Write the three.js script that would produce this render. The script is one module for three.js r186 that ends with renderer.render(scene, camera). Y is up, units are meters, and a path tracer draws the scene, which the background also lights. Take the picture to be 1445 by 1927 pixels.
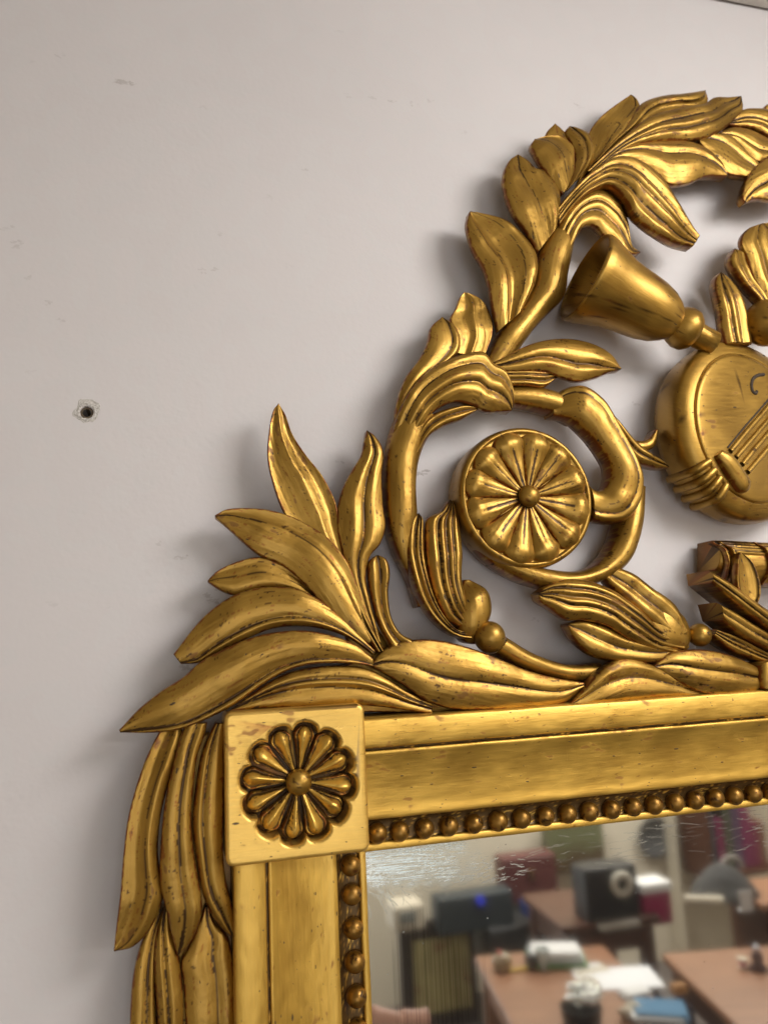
import * as THREE from 'three';
import { ImprovedNoise } from 'three/addons/math/ImprovedNoise.js';
import { RoundedBoxGeometry } from 'three/addons/geometries/RoundedBoxGeometry.js';
import { mergeGeometries, mergeVertices, toCreasedNormals } from 'three/addons/utils/BufferGeometryUtils.js';
import { MarchingCubes } from 'three/addons/objects/MarchingCubes.js';
import { RectAreaLightUniformsLib } from 'three/addons/lights/RectAreaLightUniformsLib.js';

// ---------------------------------------------------------------- camera, light, exposure
const scene = new THREE.Scene();
const camera = new THREE.PerspectiveCamera(67.31, 767 / 1024, 0.02, 40);
camera.position.set(0, 1.85, 0.56);
camera.rotation.order = 'YXZ';
camera.rotation.set(THREE.MathUtils.degToRad(9.7), THREE.MathUtils.degToRad(-15), THREE.MathUtils.degToRad(-2.7));
camera.focus = 0.56;
camera.userData.fStop = camera.getFocalLength() / 4.6;      // a 4.6 mm wide pupil
const renderer = new THREE.WebGLRenderer({ antialias: true });
renderer.toneMapping = THREE.LinearToneMapping;
renderer.toneMappingExposure = 0.675;
renderer.shadowMap.enabled = true;
RectAreaLightUniformsLib.init();
const CEILING = 2.467, WALL_BACK = 3.7, LEFT = -1.5, RIGHT = 4.4;
// ceiling panels: x, z, width, length, strength; and the shop lamp hung above the viewer's right, turned to the wall
const PANELS = [
  [1.5, 2.9, 1.2, 0.3, 52],
  [2.9, 1.2, 0.6, 1.2, 3],
  [2.9, 2.9, 0.6, 1.2, 22],
];
const LAMP_AT = [0.72, 2.31, 0.7], LAMP_TO = [-0.2, 1.35, 0], LAMP_W = 0.5, LAMP_H = 0.3, LAMP_POWER = 19.5;
// shop front added for front light on the gold, unseen, left of what the glass shows: x, y of its middle, width, height, strength
const ADDED_WINDOW = [-0.14, 1.13, 1.85, 1.98, 1.5];

// ---------------------------------------------------------------- small tools
const noise = new ImprovedNoise();
function rng(seed) { let a = seed >>> 0; return () => { a = (a + 0x6D2B79F5) >>> 0; let t = Math.imul(a ^ (a >>> 15), 1 | a); t = (t + Math.imul(t ^ (t >>> 7), 61 | t)) ^ t; return ((t ^ (t >>> 14)) >>> 0) / 4294967296; }; }
const clamp = (x, a = 0, b = 1) => Math.min(b, Math.max(a, x));
const step = (a, b, x) => { const t = clamp((x - a) / (b - a)); return t * t * (3 - 2 * t); };
const mix = (a, b, t) => a + (b - a) * t;
const creased = (g, angle) => { g.scale(1000, 1000, 1000); const r = toCreasedNormals(g, angle); r.scale(0.001, 0.001, 0.001); return r; };   // it welds in steps of 0.01
const counts = {};
function numbered(n) { const k = counts[n] = (counts[n] ?? -1) + 1; return k ? n + '_' + String(k).padStart(3, '0') : n; }
function mesh(name, geometry, material, parent) {
  const m = new THREE.Mesh(geometry, material);
  m.name = parent === scene ? numbered(name) : name; m.castShadow = m.receiveShadow = true; parent.add(m); return m;
}
function thing(name, label, category, [x, y, z] = [0, 0, 0], turn = 0, group) {
  const o = new THREE.Group(); o.name = numbered(name); o.position.set(x, y, z); o.rotation.y = turn;
  o.userData = { label, category }; if (group) o.userData.group = group; scene.add(o); return o;
}
function tag(o, label, category, group) { Object.assign(o.userData, { label, category }); if (group) o.userData.group = group; return o; }
function struct(name, geometry, material) { const m = mesh(name, geometry, material, scene); m.userData.kind = 'structure'; return m; }

// ---------------------------------------------------------------- textures
function wrapNoise(x, y, px, py, seed) {      // tileable noise by blending
  const f = (a, b) => noise.noise(a, b, seed);
  const u = x / px, v = y / py;
  return (f(x, y) * (1 - u) + f(x - px, y) * u) * (1 - v) + (f(x, y - py) * (1 - u) + f(x - px, y - py) * u) * v;
}
function dataTexture(n, fill, srgb) {
  const d = new Uint8Array(n * n * 4);
  for (let y = 0; y < n; y++) for (let x = 0; x < n; x++) { const c = fill(x / n, y / n); const i = (y * n + x) * 4; d[i] = clamp(c[0]) * 255; d[i + 1] = clamp(c[1]) * 255; d[i + 2] = clamp(c[2]) * 255; d[i + 3] = 255; }
  const t = new THREE.DataTexture(d, n, n); t.wrapS = t.wrapT = THREE.RepeatWrapping; t.magFilter = THREE.LinearFilter; t.minFilter = THREE.LinearMipmapLinearFilter; t.generateMipmaps = true;
  if (srgb) t.colorSpace = THREE.SRGBColorSpace; t.needsUpdate = true; return t;
}
// gold leaf over red bole: a tile of 160 mm
const GN = 768, R0 = rng(11);
const goldScratch = new Float32Array(GN * GN), goldSpeck = new Float32Array(GN * GN);
for (let k = 0; k < 230; k++) {
  let x = R0() * GN, y = R0() * GN, a = (R0() - 0.5) * 0.9 + (R0() < 0.25 ? 1.4 : 0), L = 8 + R0() * 60, s = 0.35 + R0() * 0.65;
  for (let i = 0; i < L; i++) { x += Math.cos(a); y += Math.sin(a); a += (R0() - 0.5) * 0.06; const ix = ((x | 0) + GN) % GN, iy = ((y | 0) + GN) % GN; goldScratch[iy * GN + ix] = s; }
}
for (let k = 0; k < 120; k++) {
  const x = R0() * GN, y = R0() * GN, r = 0.6 + R0() * R0() * 3.2, e = 1 + R0() * 2.5;
  for (let j = -12; j <= 12; j++) for (let i = -12; i <= 12; i++) { const q = (i / e) ** 2 + j * j + noise.noise(i * 0.5 + k, j * 0.5, 3) * 3; if (q < r * r) goldSpeck[(((y + j) | 0) + GN) % GN * GN + (((x + i) | 0) + GN) % GN] = 1; }
}
function goldAt(u, v) {
  const x = Math.min(GN - 1, u * GN | 0), y = Math.min(GN - 1, v * GN | 0);
  const big = wrapNoise(u * 5, v * 5, 5, 5, 1.3) + 0.5 * wrapNoise(u * 13, v * 17, 13, 17, 4.1);
  const brush = wrapNoise(u * 9, v * 90, 9, 90, 7.7) + 0.7 * wrapNoise(u * 22, v * 210, 22, 210, 2.2);
  const rub = wrapNoise(u * 8, v * 11, 8, 11, 21.5) + 0.55 * wrapNoise(u * 30, v * 60, 30, 60, 9.4);
  return { big, brush, rub, scratch: goldScratch[y * GN + x], speck: goldSpeck[y * GN + x] };
}
const goldMap = dataTexture(GN, (u, v) => {
  const g = goldAt(u, v), t = clamp(0.5 + 0.5 * g.big + 0.26 * g.brush);
  let c = [mix(0.62, 0.79, t), mix(0.475, 0.63, t), mix(0.19, 0.28, t)];
  const r = step(0.42, 0.60, g.rub) * 0.55; c = [mix(c[0], 0.46, r), mix(c[1], 0.29, r), mix(c[2], 0.11, r)];
  const s = g.speck * 0.8; c = c.map((q, i) => mix(q, [0.20, 0.15, 0.10][i], s));
  const w = g.scratch * 0.22; return c.map((q, i) => mix(q, [0.9, 0.74, 0.42][i], w));
}, true);
const goldRough = dataTexture(GN, (u, v) => {
  const g = goldAt(u, v); const r = 0.35 + 0.12 * g.big + 0.10 * g.brush + 0.16 * step(0.3, 0.6, g.rub) + 0.3 * g.speck;
  return [0, r + 0.03, 0.78 - 0.12 * g.big - 0.4 * g.speck - 0.25 * step(0.3, 0.6, g.rub)];
});
const goldBump = dataTexture(GN, (u, v) => { const g = goldAt(u, v); const h = 0.55 + 0.22 * g.brush + 0.2 * g.big - 0.5 * g.speck - 0.3 * g.scratch; return [h, h, h]; });
const GOLD = new THREE.MeshPhysicalMaterial({ map: goldMap, roughnessMap: goldRough, roughness: 1, metalnessMap: goldRough, metalness: 1, bumpMap: goldBump, bumpScale: 0.00018, clearcoat: 0.2, clearcoatRoughness: 0.3, vertexColors: true });
const LIT_GOLD = GOLD.clone(); LIT_GOLD.color.setRGB(1.4, 1.46, 1.5); LIT_GOLD.metalness = 0.88;      // lit copy: stronger light on rails and block petals put into the colour
const LIT_BLOCK_GOLD = GOLD.clone(); LIT_BLOCK_GOLD.color.setRGB(1.6, 1.74, 2.3); LIT_BLOCK_GOLD.metalness = 0.9;  // block gold raised further, its bright front light put into the colour
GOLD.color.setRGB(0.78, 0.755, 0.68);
const GROOVE_SHADE = new THREE.MeshStandardMaterial({ color: new THREE.Color().setRGB(0.045, 0.030, 0.018), roughness: 0.85 });  // dark tubes in place of the shade in cut grooves and sound hole
const TILE = 0.16;

// ---------------------------------------------------------------- carving: a closed relief between a left and a right edge
// L, R: edge points in mm from base to tip; z: height of the edge over the wall; dome: rounded rise; b, a: flute borders (-1..1) and rises
function curve(points, n) {
  const c = new THREE.CatmullRomCurve3(points.map(p => new THREE.Vector3(p[0], p[1], p[2] ?? 0)), false, 'centripetal');
  c.arcLengthDivisions = 120; return c.getSpacedPoints(n);
}
function along(v, t) {
  if (typeof v === 'number') return v;
  const q = clamp(t) * (v.length - 1), i = Math.min(v.length - 2, Math.floor(q)), f = q - i;
  return mix(v[i], v[i + 1], f * f * (3 - 2 * f));
}
let serial = 0;
function carve(o) {
  const L0 = curve(o.L, 40), R0_ = curve(o.R, 40);
  let len = 0, wmax = 0;
  for (let i = 0; i <= 40; i++) { wmax = Math.max(wmax, L0[i].distanceTo(R0_[i])); if (i) len += L0[i].clone().add(R0_[i]).distanceTo(L0[i - 1].clone().add(R0_[i - 1])) / 2; }
  const cell = o.cell ?? 0.85, nu = clamp(Math.round(len / cell), 14, 240), nv = clamp(Math.round(wmax / cell), o.b ? 26 : 16, 90);
  const Lp = curve(o.L, nu), Rp = curve(o.R, nu), S = ++serial;
  const b = o.b ?? [-1, 1], a = o.a ?? [0], th = o.th ?? 7, re = o.re ?? 0.9, inset = o.inset ?? 0.16;
  const cols = nv + 1, row = cols + 4, pos = [], col = [], uv = [], idx = [];
  const gx = (S * 37.7) % 100, su = (S * 0.0531) % 1, sv = (S * 0.0917) % 1;
  for (let i = 0; i <= nu; i++) {
    const t = i / nu, A = Lp[i], B = Rp[i], w = A.distanceTo(B), wf = Math.pow(clamp(w / wmax), 0.8);
    const zc = along(o.z, t), thk = along(th, t);
    const put = (s, z, k) => {
      const x = mix(A.x, B.x, (s + 1) / 2), y = mix(A.y, B.y, (s + 1) / 2);
      pos.push(x / 1000, y / 1000, z / 1000); uv.push(su + t * len / 1000 / TILE, sv + s * w / 2 / 1000 / TILE);
      col.push(...k);
    };
    const side = k => { const n = noise.noise(k * 30 + gx, t * len * 0.09, 1.7) + 0.3 * noise.noise(k * 9, t * len * 0.4, 3.7); return n > 0.22 ? [0.55, 0.38, 0.36] : n < -0.18 ? [0.34, 0.27, 0.25] : [0.8, 0.72, 0.68]; };
    put(-1 + inset, zc - thk, side(1)); put(-1, zc - thk * 0.45 - re * 0.5, side(2));
    for (let j = 0; j <= nv; j++) {
      const q = -1 + 2 * j / nv, s = 0.55 * q + 0.45 * Math.sin(q * Math.PI / 2), half = w / 2;
      const roll = clamp(re / Math.max(half, 0.01), 0, 0.6), e = clamp((Math.abs(s) - 1 + roll) / roll);
      let z = zc - Math.min(re, half) * (1 - Math.sqrt(Math.max(0, 1 - e * e)));
      z += (o.round ? 1 : 0.5) * along(o.dome ?? 0, t) * wf * (o.round ? Math.sqrt(Math.max(0, 1 - s * s)) : 1 - s * s) + along(o.tilt ?? 0, t) * wf * s;
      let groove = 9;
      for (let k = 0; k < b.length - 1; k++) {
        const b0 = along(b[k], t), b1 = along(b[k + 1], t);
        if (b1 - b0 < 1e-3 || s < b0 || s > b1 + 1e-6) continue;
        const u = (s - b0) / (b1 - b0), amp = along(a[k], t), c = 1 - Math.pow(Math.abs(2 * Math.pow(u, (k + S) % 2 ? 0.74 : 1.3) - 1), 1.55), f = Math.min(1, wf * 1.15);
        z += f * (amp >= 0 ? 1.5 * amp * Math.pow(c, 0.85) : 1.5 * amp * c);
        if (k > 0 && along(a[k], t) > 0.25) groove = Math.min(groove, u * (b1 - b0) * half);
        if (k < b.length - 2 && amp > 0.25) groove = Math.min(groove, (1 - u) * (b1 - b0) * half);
        break;
      }
      const X = mix(A.x, B.x, (s + 1) / 2), Y = mix(A.y, B.y, (s + 1) / 2);
      z += 0.28 * noise.noise(X * 0.08 + gx, Y * 0.08, 5.5) + 0.07 * noise.noise(X * 0.35, Y * 0.35 + gx, 2.5) + 0.16 * noise.noise(t * len * 0.04 + gx, s * half * 0.55, 6.5);
      let k = [1, 1, 1];
      const n1 = noise.noise(X * 0.22 + gx, Y * 0.22, 8.1), n2 = noise.noise(X * 0.7, Y * 0.7 + gx, 3.3), n3 = noise.noise(X * 0.06, Y * 0.06, gx);
      const edge = (1 - Math.abs(s)) * half;
      if (edge < 1.0 + 1.1 * n1 && n1 + 0.6 * n2 > -0.16) k = [0.60, 0.35, 0.36];                       // red bole where the leaf is rubbed off the edge
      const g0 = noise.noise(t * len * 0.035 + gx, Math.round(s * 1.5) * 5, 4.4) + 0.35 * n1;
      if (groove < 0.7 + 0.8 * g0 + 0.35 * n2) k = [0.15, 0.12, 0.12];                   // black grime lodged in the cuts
      const streak = noise.noise(t * len * 0.07 + gx, s * half * 0.6, 12.3) + 0.5 * n2;
      if (streak > 0.6 + (n3 > 0 ? 0 : 0.3) || n1 * 0.8 + n2 * 0.55 + n3 * 0.5 > 0.74) k = [0.24, 0.19, 0.18]; else if (streak < -0.56 - (n3 < 0 ? 0 : 0.3)) k = [0.72, 0.5, 0.5];
      put(s, z, k);
    }
    put(1, zc - thk * 0.45 - re * 0.5, side(3)); put(1 - inset, zc - thk, side(4));
  }
  for (let i = 0; i < nu; i++) for (let j = 0; j < row; j++) {
    const p = i * row + j, q = i * row + (j + 1) % row;
    idx.push(p, q, p + row, q, q + row, p + row);
  }
  for (const i of [0, nu]) for (let j = 1; j < row - 1; j++) i ? idx.push(i * row, i * row + j, i * row + j + 1) : idx.push(0, j + 1, j);
  const g = new THREE.BufferGeometry();
  g.setAttribute('position', new THREE.Float32BufferAttribute(pos, 3)); g.setAttribute('uv', new THREE.Float32BufferAttribute(uv, 2)); g.setAttribute('color', new THREE.Float32BufferAttribute(col, 3));
  // keep the winding outward whichever way the edges were drawn
  const a0 = L0[20], b0 = R0_[20], d = L0[21].clone().add(R0_[21]).sub(a0).sub(b0);
  if ((b0.x - a0.x) * d.y - (b0.y - a0.y) * d.x < 0) for (let i = 0; i < idx.length; i += 3) [idx[i], idx[i + 1]] = [idx[i + 1], idx[i]];
  g.setIndex(idx); g.computeVertexNormals(); return g;
}
// uv, colours for any other gilded geometry, in metres
function gild(g, wear = 0.5, seed = 1, round = 0) {
  g = g.index ? g : mergeVertices(g);
  const p = g.attributes.position, n = p.count, old = round ? g.attributes.uv : null, uv = new Float32Array(n * 2), c = new Float32Array(n * 3);
  for (let i = 0; i < n; i++) {
    const x = p.getX(i), y = p.getY(i), z = p.getZ(i);
    uv[i * 2] = (old ? z : x + z * 0.7) / TILE + seed * 0.37; uv[i * 2 + 1] = (old ? old.getX(i) * round : y + z * 0.5) / TILE + seed * 0.71;
    const q = noise.noise(x * 200 + seed, y * 200, z * 200) + 0.6 * noise.noise(x * 620, y * 620 + seed, z * 620);
    const k = q > 0.95 - wear ? [0.25, 0.2, 0.18] : q < -1.05 + wear ? [0.66, 0.46, 0.46] : [1, 1, 1];
    c.set(k, i * 3);
  }
  g.setAttribute('uv', new THREE.BufferAttribute(uv, 2)); g.setAttribute('color', new THREE.BufferAttribute(c, 3)); return g;
}

// ---------------------------------------------------------------- the mirror
const mirror = thing('gilded_mirror', 'carved giltwood mirror with leaf crest, lute and beaded frame hanging on the pale wall', 'mirror', [0.119, 1.713, 0]);
const leaf = (o, name = 'acanthus_leaf', parent = mirror) => mesh(name, carve(o), GOLD, parent);
const rev = a => a.slice().reverse();

// --- fan of leaves over the corner
leaf({ L: [[7.7, 138.8], [-8.4, 168.5], [-26.2, 199.8], [-41.2, 218.7], [-49.7, 231.8], [-55.6, 248.6], [-59.6, 269.2], [-58.1, 290.2], [-54.6, 305.8], [-51.1, 310.3]], R: [[11.3, 140.1], [0.4, 172.8], [-7.6, 199.5], [-11, 218.5], [-11.9, 236], [-20.4, 256.1], [-32.6, 272.9], [-41.7, 288.2], [-46.5, 302.8], [-51.1, 310.7]], z: [34, 33, 30, 29], th: 8, b: [-1, [0.1, 0.15, 0.15, 0], 1], a: [-1.6, -2.2], dome: [3, 4, 4, 2] });
leaf({ L: [[5.6, 136.6], [-5.1, 143.9], [-17.2, 154.9], [-27.6, 167.4], [-39.4, 182.2], [-52.8, 193.9], [-66.3, 200.2], [-75.1, 207.2], [-86.8, 218.8], [-95.9, 227.2]], R: [[9.8, 143.2], [2.2, 169.5], [-7.1, 194.6], [-19.8, 212], [-35.1, 222.7], [-45.8, 228.1], [-59.6, 232.2], [-74.7, 233.9], [-88.9, 233], [-96.3, 229.2]], z: [38, 37, 32, 29], th: 8, b: [-1, [0.2, 0.35, 0.4, 0.3], 1], a: [1.0, -1.2], dome: [5, 6, 4.5, 2.5] });
leaf({ L: [[1.6, 139.1], [-16.6, 155], [-27.1, 165.3], [-39.2, 174], [-54.3, 177.8], [-64.9, 177.5], [-75.4, 175.5], [-84.3, 174], [-94.5, 178.2], [-101.2, 183.2]], R: [[2.6, 143.6], [-13.3, 159.5], [-26.9, 172.2], [-40.4, 185.1], [-52.4, 194.2], [-66, 199.5], [-81, 197.1], [-94.3, 191.3], [-99.5, 186.9], [-101.5, 184.4]], z: [34, 32, 30, 28], th: 7, b: [-1, [-0.1, 0, 0.2], 1], a: [1.2, -0.8], dome: [3, 4, 3] });
leaf({ L: [[9, 129.6], [-2.4, 138.4], [-14.6, 145], [-28.3, 149.3], [-45, 151.5], [-61.4, 149.9], [-82.1, 142], [-96.5, 135.7], [-107.9, 130.2], [-119, 129.9]], R: [[10.2, 132.6], [-2.2, 145.2], [-15.7, 158.6], [-29.2, 169.7], [-44.3, 176.9], [-60.8, 178.4], [-75.7, 176.6], [-90.4, 170.8], [-106.3, 158.2], [-123.9, 136.5]], z: [38, 39, 35, 31], th: 8, b: [-1, [-0.35, -0.5, -0.55, -0.7], 1], a: [1.6, 0.8], dome: [4, 6, 6, 4] });
leaf({ L: [[7.6, 122], [-1.3, 123.9], [-18, 125.7], [-39.1, 125.3], [-53.9, 121.2], [-68.6, 113.4], [-80.2, 105.7], [-91.5, 99.4], [-105.4, 93.5], [-120.5, 89.1], [-137.9, 88.2], [-156, 89.5]], R: [[7.4, 127.9], [-3.8, 136.9], [-17.4, 143], [-38.4, 148], [-59.2, 147.7], [-76.7, 144.1], [-93.9, 137.5], [-106.6, 131], [-117.7, 121.8], [-131.3, 113.7], [-144.6, 103.6], [-156.7, 91.3]], z: [41, 43, 41, 38, 34], th: 10, b: [-1, [-0.6, -0.7, -0.72, -0.75, -0.6], 1], a: [1.5, 1.1], dome: [4, 6, 7, 6, 3], tilt: [0, 1, 1, 0, 0] });
leaf({ L: [[9.1, 140.2], [-0.7, 169.7], [-7.7, 193.1], [-11.9, 216.8], [-11.5, 231], [-7.9, 245.5], [-0.2, 260.1], [8.2, 273.4], [10.9, 283.4], [13.3, 292.1]], R: [[15.3, 136.9], [8.8, 167.9], [6.9, 183.5], [10.1, 197.5], [18.7, 207.7], [23.2, 219.7], [22.4, 237.5], [22.7, 257.1], [24.8, 277], [19.1, 288.2], [13.6, 292.1]], z: [36, 34, 31, 29], th: 8, b: [-1, [0.1, 0.1, 0.1, 0.2], 1], a: [2.2, 1.8], dome: [2, 3, 3, 2] });
leaf({ L: [[21.8, 132.8], [13.2, 153], [8.8, 172.4], [7.8, 184.8], [9, 194.2], [14.5, 198.8]], R: [[39.8, 137.9], [29.6, 143.6], [23.7, 154.9], [22.3, 172], [24.3, 186], [22.5, 195.8], [16.5, 199.4]], z: [37, 35, 34, 33], th: 9, b: [-1, [-0.1, 0, 0.1, 0], 1], a: [2.2, 2.2], dome: [2, 3, 3, 2] });
leaf({ L: [[11.2, 131], [0.3, 149.5], [-7.6, 168], [-12.5, 180.3]], R: [[16.7, 131.5], [6, 155.4], [-0.3, 172.3], [-10.5, 184.9]], z: [38, 37, 34, 31], th: 7, b: [-1, 0, 1], a: [1.5, 1.5], dome: 2 });
// --- leaves lying along the top rail
leaf({ L: [[49, 87.1], [2.4, 96.1], [-39.7, 97.8], [-68.8, 99], [-83, 98.5], [-90.8, 98.2]], R: [[49.5, 95.3], [34, 103], [18.7, 113], [3.5, 120.7], [-11.8, 123.6], [-31.5, 123.7], [-49.4, 120.9], [-62.7, 115.6], [-75.8, 107.5], [-88.7, 98.9]], z: [36, 38, 38, 37], th: 14, b: [-1, [-0.2, -0.15, 0, 0.1], [0.3, 0.35, 0.4, 0.3], 1], a: [1.0, 1.8, 1.2], dome: [2, 3, 3, 1] }, 'rail_leaf');
leaf({ L: [[167.3, 98.5], [148.2, 88], [116.5, 87.1], [83.6, 88.2], [60.2, 90.7], [43.8, 97.6], [29.9, 107.6], [17.9, 115.6], [7.2, 122]], R: [[167.7, 102], [145.3, 106.4], [123.1, 112.7], [101.5, 121.9], [82.2, 129.9], [65.3, 135.3], [46.2, 138.6], [29.4, 137.7], [14.6, 131.7], [6.5, 123.8]], z: [36, 39, 41, 40, 40], th: 16, b: [-1, [0.0, 0.0, -0.1, 0.1], 1], a: [1.6, 1.6], dome: [2, 5, 5, 4, 1.5] }, 'rail_leaf');
leaf({ L: [[268.8, 86.7], [234.8, 87.1], [186, 86.4], [167.1, 85.9], [152, 86.1]], R: [[266.7, 90.5], [244.1, 101.9], [225.3, 111.4], [206.3, 117.5], [194.2, 117.1], [178.9, 109.2], [163.4, 96], [151.4, 87]], z: [38, 39, 40, 39], th: 16, b: [-1, [0, 0.1, 0.2], 1], a: [1.6, 1.3], dome: [2, 4, 4, 2] }, 'rail_leaf');
leaf({ L: [[318.2, 90.8], [310.2, 87.3], [283.9, 86.3], [261.3, 89.4], [242.3, 99], [225.8, 109.7]], R: [[319.4, 103.9], [295.7, 114.2], [275.6, 119.8], [257.9, 121.7], [237.4, 119.4], [224.4, 111.1]], z: [40, 42, 42, 40], th: 16, b: [-1, [0.1, 0.1, 0.1, 0.2], 1], a: [1.4, 1.6], dome: [3, 5, 5, 2] }, 'rail_leaf');
leaf({ L: [[323, 87.2], [348.4, 84.5], [376.3, 86.2], [400.2, 92.8]], R: [[325.8, 104.7], [353.1, 113.4], [381.2, 114.3], [400.6, 95]], z: 40, th: 16, b: [-1, 0, 1], a: [1.4, 1.6], dome: [3, 5, 3] }, 'rail_leaf');
leaf({ L: [[315.7, 108.6], [313.3, 97.7], [314.6, 88.9]], R: [[325.1, 110.3], [325.8, 98.1], [323.1, 87.3]], z: 42, th: 16, dome: 6, round: 1 }, 'ribbon_tie');

leaf({ L: [[-87.8, 94.4], [-37.4, 92.5], [9.1, 90.2], [57.5, 86.2], [125.8, 83.2], [256.8, 85.4], [381.9, 84.7]], R: [[-81.9, 100.5], [-36.8, 112.4], [7.5, 126.6], [59.4, 116.2], [127.5, 104.5], [259.4, 105.5], [385.5, 105.9]], z: 22, th: 16, inset: 0 }, 'crest_ground');
leaf({ L: [[25.6, 122.7], [6.5, 125.2], [-5.6, 137.9], [-9.7, 156.4]], R: [[31, 133.2], [20.1, 141.4], [11.1, 157.2], [0.4, 168.5]], z: 26, th: 12, dome: 3 }, 'crest_ground');
// --- trumpet flower growing from the rail on the left of the crest
leaf({ L: [[101.8, 126], [122.4, 114.6], [144.8, 106.8], [163.2, 102.6], [184.6, 101.4]], R: [[112.5, 137.9], [132.6, 125.5], [155.1, 116.7], [169.1, 114.7], [188.4, 115]], z: 24, th: 14, dome: [9, 9, 8, 6], round: 1 }, 'scroll_stem');
mesh('collar_ball', gild(new THREE.SphereGeometry(0.0115, 40, 28), 0.3, 3), GOLD, mirror).position.set(...P3([[97.1, 138.1]], 32));
leaf({ L: [[88.6, 133.4], [78.8, 135.9], [73, 149.5], [73.9, 162], [77.4, 171.3], [82.5, 180.6]], R: [[85.7, 139.7], [96.3, 146.5], [101.5, 155.8], [101.5, 167.4], [98.3, 173.8], [87.4, 180.5]], z: 26, th: 14, dome: [6, 12, 12, 4], round: 1 }, 'flower_bulb');
leaf({ L: [[84, 137], [75.3, 138.6], [63.6, 144.4], [51.8, 156.3], [43.2, 173], [39, 193.7], [38.9, 211.5], [43.1, 225.1], [49.1, 230]], R: [[84.4, 142.8], [72.4, 145.3], [64.2, 153.8], [56.1, 170.5], [52.1, 191.4], [52, 212.4], [52.3, 225.1], [49.5, 230]], z: [30, 32, 33, 31, 30], th: 12, b: [-1, [-0.1, -0.2, -0.2, 0], [0.4, 0.4, 0.3, 0.4], 1], a: [1.8, 1.8, 1.8], dome: [4, 6, 6, 4, 2] }, 'flower_petal');
leaf({ L: [[84, 141.8], [64.8, 152.8], [57.1, 168.6], [53.1, 189.5], [53.5, 212.7], [56.1, 225.8], [67.6, 232.3], [74.9, 240.5]], R: [[87.1, 148.9], [82, 161.6], [80.1, 170], [78.6, 180.5], [81.1, 201.7], [81.5, 223.1], [78.8, 237.3], [75.9, 241]], z: [30, 33, 32, 28, 26], th: 12, b: [-1, [-0.4, -0.35, -0.3], [0.05, 0.1, 0.1], [0.5, 0.45, 0.5], 1], a: [1.8, 2.2, 1.8, 1.6], dome: [4, 7, 6, 4, 2] }, 'flower_petal');

// --- scroll stem rising on the left, with its acanthus sheath
leaf({ L: [[46.7, 161.6], [41.9, 180.8], [30.7, 204.3], [26, 224.6], [25.4, 249.2], [27.9, 276], [33.2, 294.7], [43.3, 317.4]], R: [[53.6, 164.5], [44.9, 188.8], [45, 209.8], [48.7, 227.8], [49.1, 249.4], [51.8, 267.9], [58.5, 284.2], [69.3, 297.4]], z: [24, 26, 26, 26], th: 16, dome: [6, 13, 14, 14], round: 1 }, 'scroll_stem');
leaf({ L: [[86.7, 354.9], [89.5, 369.5], [83.8, 382.6], [89.3, 393.2], [94.6, 404.3], [98, 407.9]], R: [[110.4, 354.4], [117.6, 371.2], [119.3, 386], [113.8, 400.5], [105.8, 406.4], [98.5, 407.9]], z: [30, 30, 28, 27], th: 8, b: [-1, [0, 0.1, 0.3], 1], a: [-1.5, -1], dome: [3, 4, 2] });
leaf({ L: [[34.5, 295.6], [37.1, 314.4], [44.7, 333.8], [55.4, 347.5], [63.9, 363], [67.7, 375.8], [77.1, 384.8]], R: [[45.3, 306.1], [60.6, 331], [78.4, 346], [88.6, 356.3], [90.6, 367.3], [85.9, 378.8], [77.8, 384.8]], z: [29, 32, 31, 29], th: 9, b: [-1, [0.2, 0.3, 0.4, 0.5], 1], a: [0.8, 1], dome: [5, 6, 5, 2] });
leaf({ L: [[44.4, 275.6], [52.7, 292.6], [65.1, 306.6], [80.4, 312.7], [94.4, 310.4], [104.9, 306.4], [115.8, 307.4], [126.5, 308.6]], R: [[30.5, 283.7], [38.6, 309.2], [50.7, 327.6], [68.1, 341.4], [86.4, 349.8], [105.6, 353.6], [112.3, 345.7], [122, 340.5], [128.4, 328.2], [129.1, 317.6], [126.9, 309.2]], z: [30, 38, 41, 39, 36], th: 11, b: [-1, [-0.4, -0.3, -0.2, 0], [0.3, 0.4, 0.5, 0.7], 1], a: [1.8, 2, 1.4], dome: [6, 8, 8, 6, 3] });
leaf({ L: [[49.7, 272.6], [58.1, 286.3], [70.8, 294.8], [85.2, 300.3], [99, 308.4]], R: [[44.9, 279.2], [58.1, 300.7], [76.1, 309], [88.6, 311.5], [99.4, 309.8]], z: [32, 36, 37, 36], th: 9, b: [-1, 0, 1], a: [1.6, 1.6], dome: [4, 4, 2] });
// horizontal leaf pointing to the lute
leaf({ L: [[112.5, 340.5], [132.7, 340.2], [155.3, 341.3], [170.2, 337.6], [185.3, 334.6], [201.3, 338.3], [215.8, 344.3], [227, 347.6]], R: [[111, 345.8], [122.5, 351.3], [141.9, 361.4], [161.5, 367.8], [181, 370.2], [202.3, 367.4], [219.5, 359.7], [227.5, 348.8]], z: [35, 37, 36, 33], th: 9, b: [-1, [0, -0.05, -0.2, -0.6], 1], a: [1.8, 2], dome: [2, 3, 3, 1.5] });
leaf({ L: [[119.8, 330], [140.2, 330.1], [157.1, 329.8], [168.3, 337.2]], R: [[118.9, 341.6], [141.3, 343.2], [162.1, 343.1], [169.2, 341.2]], z: [33, 34, 33], th: 9, b: [-1, -0.3, 0.35, 1], a: [1.2, 1.4, 1.2], dome: 2 });
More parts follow.
